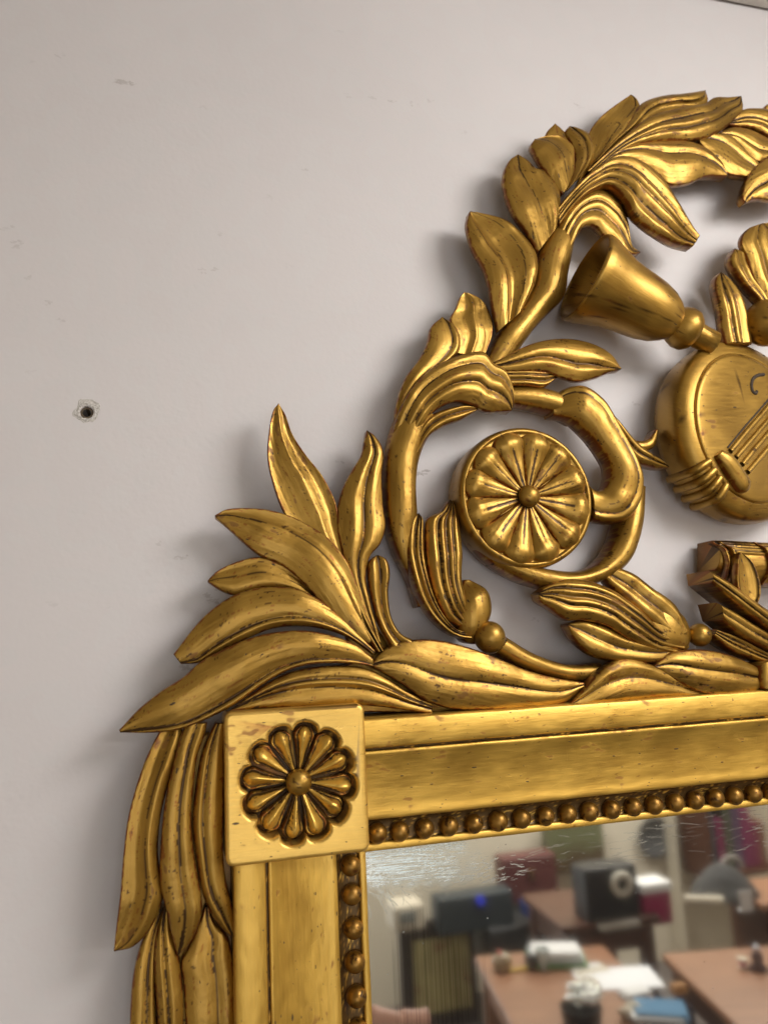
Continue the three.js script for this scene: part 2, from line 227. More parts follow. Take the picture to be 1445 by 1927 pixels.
// inner scroll above the rosette
leaf({ L: [[126.9, 317.1], [149.1, 313.7], [171.6, 308.7], [184.6, 302.7]], R: [[128, 330.6], [150.7, 331.9], [169.6, 328.7], [184.5, 321.9]], z: 26, th: 14, dome: 9, round: 1 }, 'scroll_stem');
leaf({ L: [[164.6, 308.1], [177.6, 303.4], [190.2, 290.8], [199.4, 278.8], [204.9, 268.2], [205.5, 259.3], [202.4, 251.8], [197.8, 247.2], [193.1, 247.5], [187.8, 252.1]], R: [[164.1, 319.2], [174.3, 329.4], [190, 331.9], [205.6, 321.4], [216.3, 300.9], [225.2, 282.9], [232.1, 265], [233.6, 250.6], [228.6, 234.6], [216.4, 222.7], [199.9, 221.4], [188.7, 223.3]], z: [28, 32, 34, 34, 32, 30], th: 14, b: [-1, [0.5, 0.4, 0.4, 0.4, 0.5], 1], a: [0.5, 1.4], dome: [7, 11, 12, 12, 11, 8], round: 1 }, 'scroll_stem');
leaf({ L: [[193.5, 319.6], [208.7, 296.5], [221.4, 277.8], [230.3, 269.5], [241, 266.8], [249.8, 265.5], [261.4, 266]], R: [[199.7, 322.6], [214.7, 306.7], [226.4, 293], [235.4, 284.4], [246.2, 277.4], [256.7, 272.1], [262.4, 267.4]], z: [36, 37, 35, 32], th: 10, b: [-1, [-0.1, 0, 0.1], 1], a: [2, 2], dome: [2, 3, 2] });
leaf({ L: [[235.7, 281.1], [245.9, 281.3], [254.5, 285.1], [260.2, 298.3]], R: [[234.8, 290.2], [244.9, 290.1], [251.4, 292.9], [257.2, 300.1]], z: 27, th: 12, dome: 4 });
// outer ring of the scroll, round the rosette
leaf({ L: [[76.7, 240.2], [87.4, 214.9], [98.3, 198.4], [114.6, 185.2], [132.8, 175.9], [152.5, 170.8], [178.8, 172.3], [203.5, 179.8], [220.3, 191.1], [229.2, 204.7], [237.7, 226], [243.2, 251.4]], R: [[85.7, 241.9], [93.3, 223.3], [103, 209.7], [116.6, 199.1], [134, 190.7], [155.8, 186], [174.4, 185.1], [192.2, 191.2], [206.3, 205.8], [214.6, 222.6], [222.7, 238.6], [226.1, 251.3]], z: [20, 24, 27, 26, 24, 23], th: 15, dome: [6, 11, 14, 14, 13, 11], round: 1 }, 'scroll_stem');

// --- lower flower on the right of the rosette
leaf({ L: [[258.1, 135.5], [250.4, 155.7], [234.2, 169.1], [220.4, 180.5], [206.1, 186.4], [195.3, 185.3]], R: [[245.8, 129.5], [227.3, 143.3], [211.6, 158.1], [198.7, 171.6], [194.3, 180.5], [194.7, 184.2]], z: [38, 37, 34, 31], th: 11, b: [-1, [0, 0, 0.1], 1], a: [2, 2], dome: [4, 4, 2] }, 'flower_petal');
leaf({ L: [[251.9, 117.2], [224.8, 122.6], [206, 130.8], [187.8, 142.3], [169.1, 147.2], [155, 148.2], [144, 156.6], [136.4, 162.2], [135.4, 167.1]], R: [[256.5, 133.4], [233.2, 139.8], [215, 155.1], [196, 168.8], [176.8, 176.3], [157.8, 178], [143.3, 174.1], [135.3, 168.6]], z: [36, 41, 40, 38], th: 13, b: [-1, [-0.5, -0.4, -0.3, -0.2], [0, 0.05, 0.1, 0.1], [0.5, 0.5, 0.5, 0.6], 1], a: [1.8, 1.8, 1.8, 1.6], dome: [6, 8, 7, 4] }, 'flower_petal');
leaf({ L: [[259.8, 122.3], [248.7, 115.8], [230.7, 113.3], [208.5, 114.6], [189.2, 116.6], [173.1, 122.7], [163.3, 132.7], [159.1, 143.3]], R: [[259.4, 128.9], [230, 128], [205.7, 133.4], [184.8, 143.8], [170.8, 147.7], [159.6, 145.4]], z: [34, 38, 37, 34], th: 12, b: [-1, [0, 0, 0.1], 1], a: [1.8, 2], dome: [5, 6, 4] }, 'flower_petal');
leaf({ L: [[187.4, 140.8], [210.7, 127.9], [234.7, 118.7], [255.1, 118.1], [265, 130.5]], R: [[194.2, 158], [216.5, 157.3], [239.6, 158.8], [257.8, 149.2], [265.4, 133.6]], z: [26, 29, 32, 32], th: 14, dome: [5, 9, 10, 8], round: 1 }, 'flower_bulb');
mesh('collar_ball', gild(new THREE.SphereGeometry(0.009, 40, 28), 0.3, 5), GOLD, mirror).position.set(...P3([[271.4, 132.2]], 34));

// --- wreath: stem and leaves
leaf({ L: [[106.9, 343.3], [116.4, 358.5], [125.2, 374.8], [139, 391.7], [155.7, 415.9], [162.9, 441.8], [174.8, 462.8], [186.1, 475.9], [200.2, 493.7]], R: [[125.7, 344.2], [136.1, 355.8], [156.6, 381.4], [171.8, 396.8], [184, 409.3], [190, 430.3], [194.8, 446.6], [199.5, 461.1], [208.7, 474.1]], z: [24, 26, 26, 27], th: 16, dome: [8, 13, 13, 12, 8], round: 1 }, 'wreath_stem');
leaf({ L: [[121.6, 373.8], [117.3, 397.8], [113.2, 425.8], [105.1, 446.1], [103.2, 465.2], [106.9, 477.6]], R: [[143, 392.1], [156.9, 417.9], [160.1, 441.4], [150.7, 460.2], [135.9, 472.5], [118.8, 477], [107.9, 478.1]], z: [33, 35, 31, 28], th: 9, b: [-1, [-0.2, -0.3, -0.4, -0.4], [0.3, 0.4, 0.55, 0.5], 1], a: [1.0, -2.4, 1.3], dome: [4, 5, 4, 2] });
leaf({ L: [[161.1, 443.5], [151.8, 462.2], [142.6, 477.1], [138.1, 494.5], [138.3, 512.5], [145.2, 527.6], [153.2, 534.5]], R: [[180.3, 468], [186.4, 489.8], [185.6, 510], [176, 521.2], [169, 522.4], [162.5, 529.8], [154.2, 534.6]], z: [34, 33, 30, 28], th: 9, b: [-1, [0.1, 0, -0.1, 0], 1], a: [1.6, 1.8], dome: [3, 5, 4, 2] });
leaf({ L: [[199, 535.7], [187.7, 548.9], [182.8, 558.7], [191.3, 569.4]], R: [[206.6, 538.8], [205.3, 553.4], [199.9, 563.2], [192.1, 569.5]], z: 27, th: 7, dome: 2 });
leaf({ L: [[188.7, 498.6], [177, 515.5], [170.2, 530], [166.1, 543.9], [170.4, 551.1]], R: [[200.7, 515.3], [204.4, 532.3], [204.4, 546.9], [196.2, 555.9], [183.1, 555.6], [170.8, 551.4]], z: [33, 32, 30, 28], th: 8, b: [-1, [0.1, 0.2, 0.3], 1], a: [1.2, -1], dome: [4, 5, 2] });
leaf({ L: [[189.9, 499.7], [201.3, 521.5], [205.9, 540.8], [201.8, 555], [199.9, 562.1], [204.3, 568]], R: [[208.2, 518.3], [221.7, 536.6], [225.1, 551.8], [221.5, 561.9], [212, 567], [205.1, 568.1]], z: [34, 32, 30, 28], th: 8, b: [-1, [0, 0.1, 0.2], 1], a: [1.4, 1.4], dome: [3, 4, 2] });
leaf({ L: [[198.2, 500.6], [215, 533.6], [221.1, 561.8], [233.5, 578.6], [250.4, 594], [268.1, 608.1]], R: [[217.8, 529.8], [236.9, 549.1], [253.7, 564.2], [269, 582.6], [276.3, 595.7], [274.2, 604.2], [269.3, 608.3]], z: [34, 33, 30, 28], th: 8, b: [-1, [0.2, 0.3, 0.4, 0.5], 1], a: [-1.2, 1.2], dome: [4, 5, 3] });
leaf({ L: [[217.7, 528.8], [237, 550.8], [256.6, 570.6], [275.6, 597.4], [296.8, 608.8], [325.6, 617.2], [347.2, 624.2]], R: [[231.5, 538.9], [262.7, 566.5], [294.6, 590.7], [323.4, 600.9], [337.9, 604.4], [348.5, 613.2], [347.6, 624]], z: [34, 34, 31, 29], th: 8, b: [-1, [0, 0.1, 0.3], 1], a: [1.2, -1.2], dome: [3, 4, 3] });
leaf({ L: [[211, 520.8], [244, 551.8], [277.9, 580.5], [311.3, 595.3], [337.9, 603.7], [350.9, 612.9], [365.7, 616.2], [381.1, 620]], R: [[219.3, 519.7], [252, 545.8], [286.4, 558.3], [325.9, 565.9], [353.4, 579.7], [372.3, 595.8], [381.4, 605.6], [382.5, 619.7]], z: [36, 38, 36, 33], th: 9, b: [-1, [-0.35, -0.3, -0.3], [0.25, 0.3, 0.35], 1], a: [1.2, 1.5, 1.3], dome: [4, 7, 7, 4] });
leaf({ L: [[205.8, 509.9], [238.5, 540.5], [263.7, 553.1], [288.8, 559.9], [316.4, 563.6], [338.8, 558.6], [351.4, 548.8], [355.8, 537]], R: [[214.2, 510.8], [242.2, 535], [263.7, 534.6], [280.3, 526], [290.4, 518.1], [311, 521.8], [330.4, 531.4], [355.1, 535.7]], z: [36, 38, 36, 33], th: 9, b: [-1, [-0.3, -0.4, -0.35, -0.1], 1], a: [1.4, 1.4], dome: [3, 5, 5, 3] });
leaf({ L: [[180.6, 483.1], [195.5, 500.8], [215.9, 519.5], [238.3, 532.6], [259.4, 530], [277.5, 518.6], [288.8, 503.2], [302, 485.9], [313.8, 471.3]], R: [[182.4, 469.4], [193.9, 484.6], [209.5, 498], [226.8, 504.4], [240.2, 492.6], [246.2, 480], [260.8, 468.9], [281.3, 460.7], [305.6, 460.2]], z: [34, 42, 45, 43, 38], th: 11, b: [-1, [-0.45, -0.45, -0.4, -0.3], [-0.05, 0, 0.05, 0.05], [0.5, 0.5, 0.5, 0.55], 1], a: [2, 2, 2.2, 1.8], dome: [4, 8, 9, 7, 3] });
leaf({ L: [[178.5, 459.5], [188.6, 481.4], [205.6, 498.4], [223.1, 506.5], [241.2, 498.3], [248.3, 482.6], [249.3, 466.4], [251.7, 459.5], [259.1, 455.6]], R: [[188.6, 438.8], [195.4, 457.2], [204.4, 470], [214.2, 471], [223.7, 462.9], [233.7, 458.8], [240.4, 453.4], [248.6, 451.2], [258.9, 454.3]], z: [30, 35, 36, 33, 30], th: 9, b: [-1, [-0.3, -0.3, -0.2], [0.2, 0.2, 0.3], 1], a: [1.4, 1.2, 1.0], dome: [5, 5, 5, 3] });
// leaves of the other half of the wreath, coming from the right
leaf({ L: [[458.6, 610.4], [413.3, 611.5], [400.4, 611.4], [385.6, 608.4], [372.5, 600.9], [364.1, 594.1]], R: [[452.5, 574.2], [408.8, 582.6], [396.9, 588.5], [385.9, 590.1], [374.5, 589.2], [363.5, 589.8]], z: [32, 32, 31], th: 9, b: [-1, 0.0, 0.5, 1], a: [1.4, 1.4, 1], dome: 4 });
leaf({ L: [[443.4, 572.3], [407.9, 582.5], [392.2, 587.8], [377.4, 589.3], [364.4, 586], [354, 580.1]], R: [[430.2, 538.9], [403.9, 556.7], [391.1, 555.8], [381.1, 563.5], [370.6, 572.9], [353.7, 577.9]], z: 31, th: 8, b: [-1, 0.2, 1], a: [0.9, 1.2], dome: 3 });
leaf({ L: [[402.5, 547.4], [391, 555.1], [382.4, 562.3], [371.5, 574.1], [361.1, 579], [346.3, 577.6], [332.5, 571.6]], R: [[390.7, 538.4], [377.3, 538.2], [366.3, 537.9], [358.3, 538.3], [348.8, 542.9], [339.5, 554], [330.6, 567.9]], z: 32, th: 9, b: [-1, [-0.3, -0.35, -0.5], 1], a: [1.2, 0.9], dome: 3 });
leaf({ L: [[450, 581.8], [417.2, 570.4], [402, 561], [388.5, 550], [376.2, 537.5], [369.3, 523.1], [367.1, 514.7], [369.8, 510.8]], R: [[440.3, 524.3], [408.4, 515.2], [394.8, 515.1], [386.2, 515.8], [378.7, 514.8], [374, 512.8], [370.4, 510.9]], z: [36, 36, 34], th: 9, b: [-1, [0, 0, 0.2], 1], a: [1.6, 1.6], dome: [5, 5, 2] });
leaf({ L: [[431.3, 624.7], [416.5, 620.7], [411.6, 617.5], [410.7, 614.4]], R: [[429, 610.6], [419.7, 610.7], [414.9, 610.7], [411.1, 613.8]], z: 29, th: 8, dome: 4 });

// --- the two rosettes: teardrop petals round a boss
function petals(parent, cx, cy, z, r0, r1, w0, w1, n, phase, o, gold = GOLD) {
  for (let k = 0; k < n; k++) {
    const f = (phase + k * 360 / n + 3 * noise.noise(k * 4.1, phase, 8.5)) * Math.PI / 180, ux = Math.cos(f), uy = Math.sin(f), L = [], R = [];
    const jit = 1 + 0.04 * noise.noise(k * 3.7, phase, 0.5), fat = 1 + 0.14 * noise.noise(k * 5.3, phase, 2.5);
    for (const [q, w_] of [[0, w0], [0.3, mix(w0, w1, 0.3)], [0.6, mix(w0, w1, 0.68)], [0.8, w1 * 0.98], [0.92, w1 * 0.72], [0.98, w1 * 0.36], [1, w1 * 0.05]]) {
      const r = mix(r0, r1 * jit, q), w = w_ * fat; L.push([cx + ux * r - uy * w, cy + uy * r + ux * w]); R.push([cx + ux * r + uy * w, cy + uy * r - ux * w]);
    }
    mesh('petal', carve({ L, R, z, ...o }), gold, parent);
  }
}
function boss(parent, cx, cy, z, r, seed) { const g = gild(new THREE.SphereGeometry(r / 1000, 36, 24), 0.55, seed); g.scale(1, 1, 0.8); mesh('boss', g, GOLD, parent).position.set(cx / 1000, cy / 1000, z / 1000); }
function lathe(profile, name, seed, parent, wear = 0.3, seg = 96) { return mesh(name, gild(new THREE.LatheGeometry(profile.map(([r, h]) => new THREE.Vector2(r / 1000, h / 1000)), seg).rotateX(Math.PI / 2), wear, seed, 0.006 * Math.max(...profile.map(q => q[0]))), GOLD, parent); }
function P3([[x, y]], z) { return [x / 1000, y / 1000, z / 1000]; }

const [[rcx, rcy]] = [[133.8, 241.1]];
{
  const disc = lathe([[0.01, 6], [44, 6], [47, 12], [47.3, 30], [46.4, 36], [44.5, 38], [43, 37], [42, 34.5], [0.01, 34]].map(([r, h]) => [r * 1.16, h]), 'crest_rosette', 7, mirror);
  disc.position.set(rcx / 1000, rcy / 1000, 0);
  petals(disc, 0, 0, 36.5, 8, 51.5, 2.3, 13.6, 12, 17, { th: 3, dome: [2, 7, 11, 8], b: [-1, 0, 1], a: [[0.5, 0.5, 0.2, 0], [0.5, 0.5, 0.2, 0]], re: 1.6, inset: 0, cell: 0.7 });
  boss(disc, 0, 0, 39.5, 8.4, 4);
}

// --- corner block with its sunk rosette
const [[bcx, bcy]] = [[-46.2, 51.9]];
{
  const [[x0, y0], [x1, y1], [x2, y2], [x3, y3]] = [[-93.6, 99.7], [-1.6, 98.7], [-1.4, 4.8], [-92.6, 6.4]];
  const sh = new THREE.Shape(), corner = 3, xl = (x0 + x3) / 2 + 3, xr = (x1 + x2) / 2 - 3, yt = (y0 + y1) / 2 - 3, yb = (y2 + y3) / 2 + 3;
  sh.moveTo(xl + corner, yb); sh.lineTo(xr - corner, yb); sh.quadraticCurveTo(xr, yb, xr, yb + corner); sh.lineTo(xr, yt - corner); sh.quadraticCurveTo(xr, yt, xr - corner, yt); sh.lineTo(xl + corner, yt); sh.quadraticCurveTo(xl, yt, xl, yt - corner); sh.lineTo(xl, yb + corner); sh.quadraticCurveTo(xl, yb, xl + corner, yb);
  const hole = new THREE.Path();
  for (let i = 0; i <= 240; i++) { const f = i / 240 * Math.PI * 2, c = Math.abs(Math.cos(6 * (f - 21 * Math.PI / 180))), r = 36.2 + 4.0 * Math.pow(c, 0.55); hole[i ? 'lineTo' : 'moveTo'](bcx + r * Math.cos(f), bcy + r * Math.sin(f)); }
  sh.holes.push(hole);
  const g = new THREE.ExtrudeGeometry(sh, { depth: 30, bevelEnabled: true, bevelThickness: 3, bevelSize: 2.6, bevelSegments: 6, curveSegments: 12 }); g.translate(0, 0, 17); g.scale(0.001, 0.001, 0.001);
  const block = mesh('corner_block', gild(creased(g, 0.6), 0.28, 9), LIT_BLOCK_GOLD, mirror);
  { const c = block.geometry.attributes.color, p = block.geometry.attributes.position; for (let i = 0; i < c.count; i++) { const q = noise.noise(p.getX(i) * 90, p.getY(i) * 60, 6.6) + 0.6 * noise.noise(p.getX(i) * 320, p.getY(i) * 260, 2.6); if (q > 0.62) c.setXYZ(i, 0.5, 0.5, 0.8); } }
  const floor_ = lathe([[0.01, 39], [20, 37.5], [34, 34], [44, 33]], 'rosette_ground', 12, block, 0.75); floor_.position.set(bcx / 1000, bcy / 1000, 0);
  { const c = floor_.geometry.attributes.color, p = floor_.geometry.attributes.position; for (let i = 0; i < c.count; i++) { const q = noise.noise(p.getX(i) * 260, p.getY(i) * 260, 4.2); if (q < 0.3) c.setXYZ(i, 0.13, 0.11, 0.1); } }   // sunk ground round the petals turned near black in noisy patches
  petals(block, bcx, bcy, 42.4, 8, 35, 1.5, 6.9, 12, 21, { th: 6, b: [-1, -0.74, 0.74, 1], a: [1.3, [1.5, 3.2, 3.8, 2], 1.3], re: 0.5, inset: 0, cell: 0.55 }, LIT_GOLD);
  boss(block, bcx, bcy, 46, 8.4, 6);
}

// --- rails: one moulded section swept along the top and down the side
function rail(section, from, to, upright, seed) {
  const line = new THREE.CatmullRomCurve3(section.map(([a, z]) => new THREE.Vector3(a, z, 0)), false, 'centripetal'); line.arcLengthDivisions = 600;
  const pts = line.getSpacedPoints(Math.round(line.getLength() / 0.75)).map(p => [p.x, p.y]);
  const nu = Math.round(Math.abs(to - from) / 2), pos = [], uv = [], col = [], idx = [], m = pts.length;
  for (let i = 0; i <= nu; i++) for (let j = 0; j < m; j++) {
    const s = mix(from, to, i / nu), [a, z] = pts[j], wob = 0.3 * noise.noise(s * 0.02, a * 0.05, seed) + 0.12 * noise.noise(s * 0.09, a * 0.2, seed + 4);
    const A = a + 0.25 * noise.noise(s * 0.03, j * 0.01, seed + 9);
    pos.push(...(upright ? [A / 1000, s / 1000, (z + wob) / 1000] : [s / 1000, A / 1000, (z + wob) / 1000]));
    uv.push(s / 1000 / TILE + seed * 0.3, j * 0.9 / 1000 / TILE + seed * 0.2);
    const n1 = noise.noise(s * 0.05, a * 0.35, seed), n2 = noise.noise(s * 0.4, a * 0.9, seed + 2);
    let k = [1, 1, 1];
    if (n1 * 0.7 + n2 * 0.6 > 0.66) k = [0.5, 0.36, 0.34];
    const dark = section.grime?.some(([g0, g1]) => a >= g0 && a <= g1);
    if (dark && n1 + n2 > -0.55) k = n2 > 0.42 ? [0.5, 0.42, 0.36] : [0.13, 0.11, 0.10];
    col.push(...k);
  }
  for (let i = 0; i < nu; i++) for (let j = 0; j < m - 1; j++) { const p = i * m + j; idx.push(p, p + m, p + 1, p + 1, p + m, p + m + 1); }
  const g = new THREE.BufferGeometry(); g.setAttribute('position', new THREE.Float32BufferAttribute(pos, 3)); g.setAttribute('uv', new THREE.Float32BufferAttribute(uv, 2)); g.setAttribute('color', new THREE.Float32BufferAttribute(col, 3)); g.setIndex(idx);
  return creased(g, 0.7);
}
const topSection = [[88, 6], [88, 42], [87.3, 44.2], [85.5, 45], [78, 45.8], [70.5, 45], [69, 44], [68.4, 41.5], [67.4, 41.5], [67, 44.6], [65.5, 45], [62, 43.4], [56, 41], [50, 39.3], [43, 37.8], [36, 37], [30, 36.6], [24, 36.8], [22.4, 36.2], [21.4, 33], [20.8, 26], [5.8, 25.6], [5.2, 27.6], [3, 28.4], [0.6, 28], [0, 26.5], [0, 20]];
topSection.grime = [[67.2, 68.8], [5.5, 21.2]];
const sideSection = [[-88, 6], [-88, 42], [-87.3, 44.2], [-85.5, 45], [-78, 45.8], [-70, 45], [-68.3, 44], [-67.8, 41.5], [-66.8, 41.5], [-66.3, 44.6], [-65, 45], [-61.5, 43.2], [-56, 40.8], [-49, 38.8], [-42, 37.5], [-35, 36.8], [-28, 36.6], [-23.4, 36.8], [-21.8, 36], [-20.9, 33], [-20.3, 26], [-5.2, 25.6], [-4.6, 27.6], [-2.6, 28.2], [-0.5, 27.8], [0, 26.5], [0, 20]];
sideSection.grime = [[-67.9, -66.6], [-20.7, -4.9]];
const topRail = mesh('top_rail', rail(topSection, -6, 480, false, 3), LIT_GOLD, mirror);
const sideRail = mesh('side_rail', rail(sideSection, 12, -200, true, 6), LIT_GOLD, mirror);
const beadG = [0, 1, 2, 3].map(k => { const g = new THREE.SphereGeometry(0.0068, 30, 22); gild(g, 0.35 + 0.05 * k, 20 + k); const c = g.attributes.color; for (let i = 0; i < c.count; i++) c.setXYZ(i, c.getX(i) * 0.74, c.getY(i) * 0.66, c.getZ(i) * 0.62); return g; });
function beads(list, parent) {
  list.forEach(([x, y], i) => { const b = mesh('bead', beadG[i % 4], GOLD, parent); b.position.set(x / 1000, y / 1000, 0.0268); b.rotation.set(i * 1.3, i * 0.7, i * 2.1); const s = 1 + 0.07 * noise.noise(i * 2.7, 1, 4); b.scale.set(s, s, s); });
}
const topBeads = [[8.6, 11.2], [24.3, 10.9], [41.9, 10.8], [59.5, 10.8], [77.8, 10.5], [96.1, 10.3], [113.9, 10.3], [132.3, 10.1], [149.9, 10], [167.3, 9.9], [185.4, 9.6], [203.3, 9.6], [220.7, 9.4], [238.8, 9.4], [256.3, 9.5], [274, 9.4], [291.1, 9.4], [308.4, 9.3]];
for (let k = 0; k < 5; k++) topBeads.push([topBeads[17][0] + 16 * (k + 1), topBeads[17][1]]);
beads(topBeads, topRail);
const sideBeads = [[-10.6, -7.1], [-10.4, -25.2], [-10.2, -46], [-10, -66.5], [-9.8, -87.1], [-9.6, -107.3]];
for (let k = 0; k < 4; k++) sideBeads.push([sideBeads[5][0], sideBeads[5][1] - 20 * (k + 1)]);
beads(sideBeads, sideRail);

// --- husk leaves hanging down the side
leaf({ L: [[-128.6, 93.3], [-133.6, 86.3], [-140.3, 73.1], [-146.6, 55.5], [-150.9, 38], [-153.3, 18.2], [-155.1, -6.3], [-157.2, -24.3], [-158.5, -37.1]], R: [[-119.3, 92.6], [-118, 85.9], [-121.2, 72.9], [-127.5, 53.8], [-131.6, 36.1], [-133.1, 16], [-130, -9.4], [-132, -16.5], [-137, -26.9], [-147.2, -36.5], [-158, -37.9]], z: [32, 36, 37, 36, 33], th: 12, b: [-1, [0.1, 0.15, 0.2, 0.3], 1], a: [-1.6, 1.6], dome: [4, 6, 6, 5, 3] }, 'husk_leaf');
leaf({ L: [[-115.3, 92.9], [-119.3, 85.2], [-123.5, 69.9], [-128.7, 47.2], [-131.2, 23.4], [-131.6, -1.4], [-127.3, -20.2], [-124.6, -32.7], [-121.7, -43.9]], R: [[-102.7, 92], [-104.5, 84.1], [-108.8, 72.6], [-111.5, 53.3], [-112.9, 34.2], [-110.5, 8.6], [-107.2, -10.4], [-106.9, -20.3], [-110.7, -32.1], [-115.8, -39.9], [-121.2, -44.2]], z: [36, 39, 40, 39, 36], th: 12, b: [-1, [0, 0.1, 0.1, 0], 1], a: [1.0, 1.2], dome: [4, 6, 6, 5, 3] }, 'husk_leaf');
leaf({ L: [[-98, 91.7], [-100.7, 86.5], [-106.2, 73.7], [-110.2, 53.2], [-112.3, 30.3], [-109.8, 8.6], [-106.4, -10.5], [-101.6, -22.2], [-94, -33.1], [-87, -39.6]], R: [[-91.2, 91.2], [-91.9, 83.2], [-92.6, 64.7], [-93.2, 38.7], [-93.7, 13.1], [-92.1, -4.7], [-88.6, -18.9], [-87.2, -29], [-86.6, -39.4]], z: [36, 38, 39, 38, 36], th: 12, b: [-1, [-0.3, -0.35, -0.3, 0], 1], a: [1.4, 1.2], dome: [3, 5, 5, 3] }, 'husk_leaf');
leaf({ L: [[-134.9, -19.5], [-143, -36.8], [-147, -50.8], [-148.8, -68.3], [-149, -91.8], [-147.9, -115], [-148.9, -137.5], [-151.2, -153.8]], R: [[-129.8, -20.2], [-133.6, -34.4], [-134.2, -58.6], [-133.4, -82.5], [-132.1, -106.2], [-132.1, -129.2], [-139.3, -148.3], [-150.5, -154.2]], z: [27, 30, 31, 30, 28], th: 14, b: [-1, [0.3, 0.3, 0.2], 1], a: [0.8, 1.2], dome: [3, 5, 5, 3] }, 'husk_leaf');
leaf({ L: [[-129.1, -14.1], [-133.7, -29.5], [-135.2, -45], [-133.8, -69], [-132, -92.8], [-128.3, -116.5], [-123.4, -135.6], [-119.8, -152]], R: [[-127.2, -14.4], [-124.9, -28.2], [-120.6, -47], [-118.3, -65.4], [-117.7, -95.1], [-114.8, -118.8], [-111.1, -136.7], [-119.3, -152.4]], z: [30, 33, 34, 32, 30], th: 14, b: [-1, [-0.2, -0.1, 0.1], 1], a: [1.2, 1.2], dome: [3, 5, 5, 3] }, 'husk_leaf');
leaf({ L: [[-104.7, -19.6], [-109.3, -30.2], [-115.7, -42.8], [-119.3, -49.6], [-118.1, -61.8], [-116.6, -88.2], [-113.5, -119], [-104.9, -138.9], [-88.8, -157.9]], R: [[-102.7, -19.9], [-98.9, -30.3], [-92.2, -37.4], [-88.7, -50.2], [-87, -70], [-87, -92.9], [-87.7, -123.5], [-87.3, -142.1], [-88.2, -158]], z: [30, 32, 33, 32, 30], th: 14, b: [-1, [0.2, 0.3, 0.3], 1], a: [0.9, 1.1], dome: [2, 4, 4, 2] }, 'husk_leaf');
{ const g = new RoundedBoxGeometry(0.04, 0.34, 0.014, 3, 0.003); mesh('husk_ground', gild(g, 0.7, 31), GOLD, mirror).position.set(-0.106, -0.085, 0.017); }

// --- horn
{
  const [[ax, ay]] = [[202.6, 418.5]], [[bx, by]] = [[309.7, 370.6]];
  const A = new THREE.Vector3(ax / 1000, ay / 1000, 0.042), B = new THREE.Vector3(bx / 1000, by / 1000, 0.043), dir = B.clone().sub(A), len = dir.length() * 1000; dir.normalize();
  const horn = new THREE.Group(); horn.name = 'horn'; mirror.add(horn); horn.position.copy(A); horn.quaternion.setFromUnitVectors(new THREE.Vector3(0, 0, 1), dir);
  const k = len / 100 * 1.3;
  lathe([[0.01, 22], [10, 16], [19, 8], [26, 1.5], [31, -3], [33.6, -4.6], [35.2, -4.4], [36, -2.8], [35, 1.5], [31.6, 8], [28.6, 15], [26.8, 22], [25.8, 29], [24.4, 36], [21.6, 43], [17.2, 48.5], [13.6, 51.5], [12, 54]].map(([r, h]) => [r * 1.03, h * k]), 'bell', 15, horn, 0.34, 110);
  lathe([[11, 50], [14.5, 53], [16.4, 57], [16, 61], [13, 64], [10, 65]].map(([r, h]) => [r * 1.08, h * k]), 'collar', 16, horn, 0.3);
  lathe([[11, 62], [10, 70], [9.8, 77], [0.01, 78]].map(([r, h]) => [r, h * k]), 'tube', 17, horn, 0.3);
}
// --- plume behind the lute
leaf({ L: [[326.1, 373], [324.5, 383.3], [324.6, 402.8], [323.8, 420.8], [327.8, 434.9], [333.7, 441]], R: [[352.8, 374.5], [353.4, 389.6], [352.3, 404.7], [348.5, 422.7], [341.5, 434.7], [334.3, 441.1]], z: [38, 38, 34], th: 10, b: [-1, [-0.3, -0.4, -0.3], [0.2, 0.2, 0.3], 1], a: [1.4, 1.6, 1.4], dome: [3, 4, 2] }, 'plume');
leaf({ L: [[368.4, 398.8], [366.8, 410.9], [352.4, 428.2], [343.3, 444.3], [343.1, 453.6], [350.5, 463.9]], R: [[376.2, 405.4], [371.7, 420.4], [362, 435.1], [359.1, 450.4], [358.8, 459.7], [351.3, 464.1]], z: [40, 39, 35], th: 9, b: [-1, 0, 1], a: [1.4, 1.4], dome: 3 }, 'plume');
leaf({ L: [[375.7, 402.3], [371.2, 417.3], [362, 435.1], [357.7, 454.9], [354.6, 468.7], [365.7, 483.1], [382.5, 490.7]], R: [[406.8, 401.3], [414, 423.6], [418.6, 450.8], [415.9, 477.7], [406.8, 488.1], [395, 491.7], [383.3, 491]], z: [40, 40, 36], th: 9, b: [-1, [-0.5, -0.5, -0.4], [-0.1, 0, 0], [0.4, 0.4, 0.3], 1], a: [1.5, 1.5, 1.5, 1.5], dome: [4, 4, 2] }, 'plume');
mesh('finial_ball', gild(new THREE.SphereGeometry(0.02, 40, 28), 0.35, 25), GOLD, mirror).position.set(...P3([[369.2, 393.8]], 40));

